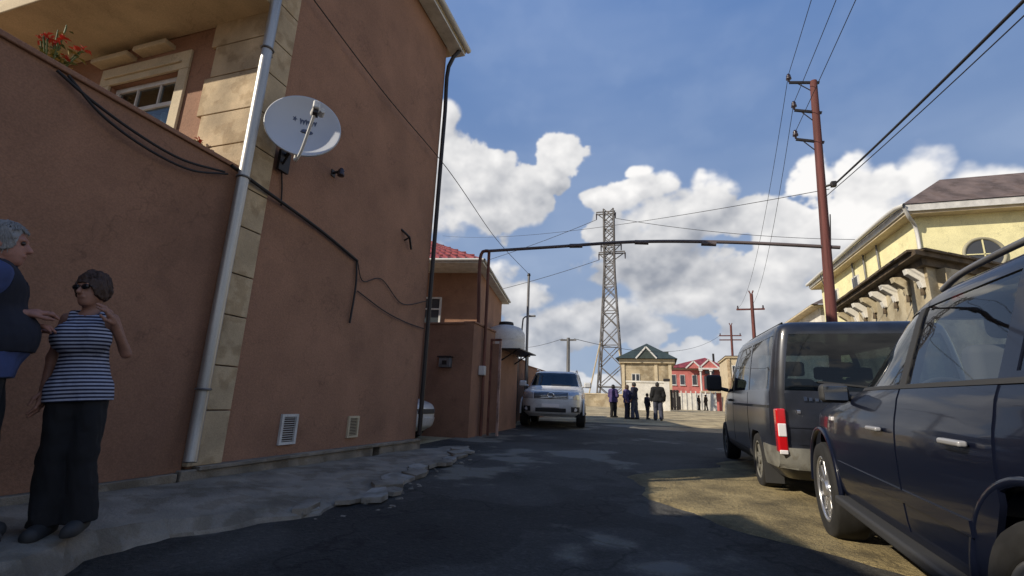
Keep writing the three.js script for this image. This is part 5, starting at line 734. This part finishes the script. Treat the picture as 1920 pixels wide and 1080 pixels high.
  { const sl = T.sleeve ?? 0, list = [...torso]; if (sl > 0) for (const g of [-1, 1]) { const [e, wr] = arm(g); list.push(cone(sh(g), sl >= 1 ? e : sh(g).map((v, i) => lerp(v, e[i], sl)), 0.066 * w, 0.056 * w)); if (sl > 1) list.push(cone(e, e.map((v, i) => lerp(v, wr[i], sl - 1)), 0.055 * w, 0.042 * w)); }
    const hem = T.hem ?? 0.93; list.push(cone([0, hem, 0], [0, hem + 0.16, 0], 0.16 * w + (T.flare ?? 0), 0.148 * w, 0.74));
    for (const g of [-1, 1]) list.push(cone(hip(g), [hip(g)[0], hem - 0.1, 0], 0.1 * w + (o.bottom.wide ?? 0.012), 0.095 * w + (o.bottom.wide ?? 0.012))); const f = grow(list, 0.016 + (T.loose ?? 0)), nk = ell([0, 1.52, 0.035], [0.085, 0.085 + (T.neck ?? 0), 0.09]), armh = sl ? null : [-1, 1].map((g) => ell([g * 0.23 * fw * w, 1.4, 0], [0.065, 0.1, 0.16]));
    mesh(T.name ?? 'shirt', netSurface((x, y, z) => { let d = Math.max(f(x, y, z) + fold(x, y, z, 0.03), hem - y, -nk(x, y, z)); if (armh) for (const h of armh) d = Math.max(d, -h(x, y, z)); return d; }, [-0.55, hem - 0.06, -0.4], [0.55, 1.6, 0.55], cell, (x, y, z) => [x * 1.2 + z * 0.4, y + x * x * 0.15]), T.mat, p); }
  if (o.vest) { const f = grow(torso, 0.044); mesh('vest', netSurface((x, y, z) => Math.max(f(x, y, z) + fold(x, y, z, 0.02), 1.0 - y, -ell([0, 1.5, 0.06], [0.09, 0.14, 0.12])(x, y, z), ...[-1, 1].map((g) => -ell([g * 0.22, 1.38, 0], [0.055, 0.1, 0.16])(x, y, z))), [-0.4, 0.95, -0.3], [0.4, 1.55, 0.32], cell), o.vest, p); }
  { const B = o.bottom, low = B.length ?? 0.06, wide = B.wide ?? 0.012; const list = [cone([0, 0.95, 0], [0, 1.03, 0], 0.15 * w, 0.14 * w, 0.74)]; for (const g of [-1, 1]) list.push(cone(hip(g), knee(g), 0.092 * w + wide, 0.066 * w + wide), cone(knee(g), [ankle(g)[0], 0.05, ankle(g)[2]], 0.064 * w + wide, 0.056 + wide * 1.6)); const f = grow(list, 0.006, 0.03);
    mesh('trousers', netSurface((x, y, z) => Math.max(f(x, y, z) + fold(x, y, z, 0.04), low - y, y - 1.0), [-0.35, low - 0.05, -0.35], [0.35, 1.1, 0.35], cell), B.mat, p); }
  for (const g of [-1, 1]) { const a = ankle(g), f = uni([cone([a[0], 0.055, a[2] - 0.04], [a[0] + g * 0.015, 0.04, a[2] + 0.17], 0.052, 0.04), cone([a[0], 0.03, a[2] - 0.05], [a[0] + g * 0.01, 0.02, a[2] + 0.16], 0.045, 0.045)], 0.03); mesh('shoe', netSurface((x, y, z) => Math.max(f(x, y, z), 0.0 - y, y - 0.11), [a[0] - 0.12, -0.03, a[2] - 0.16], [a[0] + 0.12, 0.16, a[2] + 0.3], near ? 0.012 : 0.02), o.shoe ?? VM.plastic, p); }
  { const hr = o.hair, hf = R_((x, y, z) => { const d = headL(x, y, z) - (hr.thick ?? 0.014) + (fbm(x * 55, y * 22, z * 55, 3) - 0.5) * 0.03; const face = ell([0, -0.05, 0.115], [0.085, hr.fringe ?? 0.105, 0.095])(x, y, z); return Math.max(d, -face, (hr.low ?? -0.06) - y + Math.max(0, z) * 0.5, headL(x, y, z) < -0.03 ? 0.01 : -1); }); const hs = [netSurface(hf, [-0.16, 1.4, -0.16], [0.16, 1.8, 0.2], near ? 0.007 : 0.016)];
    if (near) for (let k = 0; k < 420; k++) { const a = rr(0, 6.283), r0 = Math.sqrt(rnd()) * 0.9, pts = []; const front = Math.cos(a) > 0.35, end = (front ? rr(0.35, 0.75) : rr(0.9, 1.45)) * Math.PI / 2, st0 = r0 * end * 0.7, a2 = a + rr(-0.35, 0.35); for (let j = 0; j < 5; j++) { const t = lerp(st0, end, j / 4), aa = lerp(a, a2, j / 4), rad = 1.14 + rr(0, 0.05) + (j === 4 ? rr(0, 0.06) : 0); pts.push([Math.sin(aa) * Math.sin(t) * 0.076 * rad, 0.02 + Math.cos(t) * 0.108 * rad, -0.012 + Math.cos(aa) * Math.sin(t) * 0.096 * rad]); } const g = tube(pts, rr(0.0016, 0.003), 6, 3); g.rotateY(ht); g.translate(...H0); hs.push(g); }
    mesh('hair', hs, hr.mat, p); }
  if (o.glasses) { const g = [new THREE.SphereGeometry(0.026, 14, 10).scale(1, 0.75, 0.3).translate(-0.033, 0.008, 0.098), new THREE.SphereGeometry(0.026, 14, 10).scale(1, 0.75, 0.3).translate(0.033, 0.008, 0.098), rod([-0.06, 0.012, 0.09], [-0.08, 0.012, 0], 0.003), rod([0.06, 0.012, 0.09], [0.08, 0.012, 0], 0.003), rod([-0.02, 0.012, 0.1], [0.02, 0.012, 0.1], 0.003)]; const q = mesh('sunglasses', g.map((v) => v.rotateY(ht).translate(...H0)), mat([0.01, 0.01, 0.012], 0.1), p); }
  return p;
}
const cloth = (c) => mat(c, 0.9, { tex: grainA, size: 0.5, sheen: 0.2 });
const stripeTex = noiseTex(128, (u, v) => { const k = (v * 8 % 1) < 0.46 ? 1 : 0, n = (hash3(u * 128 | 0, v * 128 | 0, 4) - 0.5) * 0.08; return k ? [0.62 + n, 0.64 + n, 0.72 + n] : [0.13 + n, 0.14 + n, 0.22 + n]; });
const stripeMat = new THREE.MeshStandardMaterial({ map: rep(stripeTex, 0.2), roughness: 0.9 });
const darkHair = mat([0.045, 0.022, 0.014], 0.7), blackHair = mat([0.012, 0.01, 0.01], 0.6), greyHair = mat([0.24, 0.235, 0.23], 0.8);
person({ label: 'person in a navy striped sleeveless top and black trousers by the brown wall', near: true, female: true, height: 1.6, pos: [-3.46, pavementY(-3.46, -2.15) - 0.003, -2.15], turn: 0.72, headTurn: -0.45, tilt: 0.085, build: 0.76,
  left: [[0.22, 1.17, -0.05], [0.17, 1.37, 0.1]], right: [[-0.19, 1.15, -0.05], [-0.18, 0.92, 0.02]],
  top: { mat: stripeMat, hem: 0.84, sleeve: 0, loose: 0.006, flare: 0.008, neck: 0.02 }, bottom: { mat: cloth([0.010, 0.010, 0.013]), wide: 0.022 }, hair: { mat: darkHair, thick: 0.017, low: -0.07, fringe: 0.09 }, glasses: true, skin: [0.36, 0.18, 0.125] });
person({ label: 'grey haired person in dark vest and blue shirt at the picture edge', near: true, height: 1.76, pos: [-3.54, pavementY(-3.54, -1.71) - 0.003, -1.71], turn: 2.6, headTurn: -0.15, tilt: 0, lean: 0.09, build: 0.88, belly: true,
  left: [[0.25, 1.14, -0.08], [0.1, 1.16, 0.13]], right: [[-0.24, 1.15, -0.1], [-0.06, 1.22, 0.14]],
  top: { mat: cloth([0.05, 0.075, 0.2]), hem: 0.86, sleeve: 0.8, loose: 0.012 }, vest: cloth([0.014, 0.016, 0.03]), bottom: { mat: cloth([0.014, 0.014, 0.018]), wide: 0.02 }, hair: { mat: greyHair, thick: 0.01, low: -0.05, fringe: 0.15 }, skin: [0.42, 0.2, 0.15] });
const G = 'people standing in the street by the pylon';
const far_ = (x, z) => [x, hz(z) + 0.006, z];
person({ label: 'person in a purple jacket and dark leggings at the back of the group', group: G, female: true, height: 1.6, pos: far_(-2.3, -25), turn: 2.5, build: 1.2, left: [[0.27, 1.15, 0.02], [0.08, 1.16, 0.2]], right: [[-0.27, 1.15, 0.02], [-0.06, 1.1, 0.2]], top: { mat: cloth([0.075, 0.05, 0.16]), name: 'jacket', sleeve: 1.8, hem: 0.8, loose: 0.02 }, bottom: { mat: cloth([0.012, 0.011, 0.014]) }, hair: { mat: blackHair, thick: 0.02, low: -0.09 } });
person({ label: 'person in a lavender top next to the one in navy', group: G, female: true, height: 1.58, pos: far_(-1.55, -24), turn: 1.2, build: 1.1, left: [[0.3, 1.18, -0.06], [0.16, 1.0, 0.02]], top: { mat: cloth([0.13, 0.1, 0.24]), sleeve: 1.4, hem: 0.82, loose: 0.02 }, bottom: { mat: cloth([0.03, 0.03, 0.06]) }, hair: { mat: darkHair, thick: 0.02, low: -0.1 } });
person({ label: 'person in a navy jacket in the middle of the group', group: G, height: 1.72, pos: far_(-1.2, -23.9), turn: 4.3, right: [[-0.25, 1.16, 0.1], [-0.2, 1.3, 0.32]], stride: 0.07, top: { mat: cloth([0.016, 0.018, 0.045]), name: 'jacket', sleeve: 1.9, loose: 0.02 }, bottom: { mat: cloth([0.07, 0.08, 0.13]), wide: 0.02 }, hair: { mat: blackHair } });
person({ label: 'small child in dark clothes between two grown people', group: G, height: 1.22, pos: far_(-0.62, -24.4), turn: 2.2, stride: 0.08, top: { mat: cloth([0.02, 0.018, 0.04]), sleeve: 1.8 }, bottom: { mat: cloth([0.025, 0.025, 0.045]) }, hair: { mat: blackHair } });
person({ label: 'person in a black jacket and jeans at the right of the group', group: G, height: 1.74, pos: far_(-0.12, -23.6), turn: 3.3, stride: 0.06, build: 1.1, top: { mat: cloth([0.010, 0.010, 0.012]), name: 'jacket', sleeve: 1.9, loose: 0.03, hem: 0.86 }, bottom: { mat: cloth([0.06, 0.065, 0.1]), wide: 0.02 }, hair: { mat: blackHair } });
person({ label: 'distant person in dark clothes by the white fence, nearer the dark gate', group: 'distant people by the fence', height: 1.7, pos: [4.25, 1.04, -60], turn: 1, top: { mat: cloth([0.015, 0.015, 0.02]), sleeve: 1.9 }, bottom: { mat: cloth([0.02, 0.02, 0.03]) }, hair: { mat: blackHair } });
person({ label: 'distant person in dark clothes by the white fence, nearer the cream house', group: 'distant people by the fence', height: 1.78, pos: [5.0, 1.04, -60], turn: 4, stride: 0.1, top: { mat: cloth([0.012, 0.012, 0.014]), sleeve: 1.9 }, bottom: { mat: cloth([0.03, 0.03, 0.04]) }, hair: { mat: blackHair } });
scene.traverse((o) => { if (o.isMesh || o.isInstancedMesh) { o.castShadow = true; o.receiveShadow = true; } });
renderer.render(scene, camera);
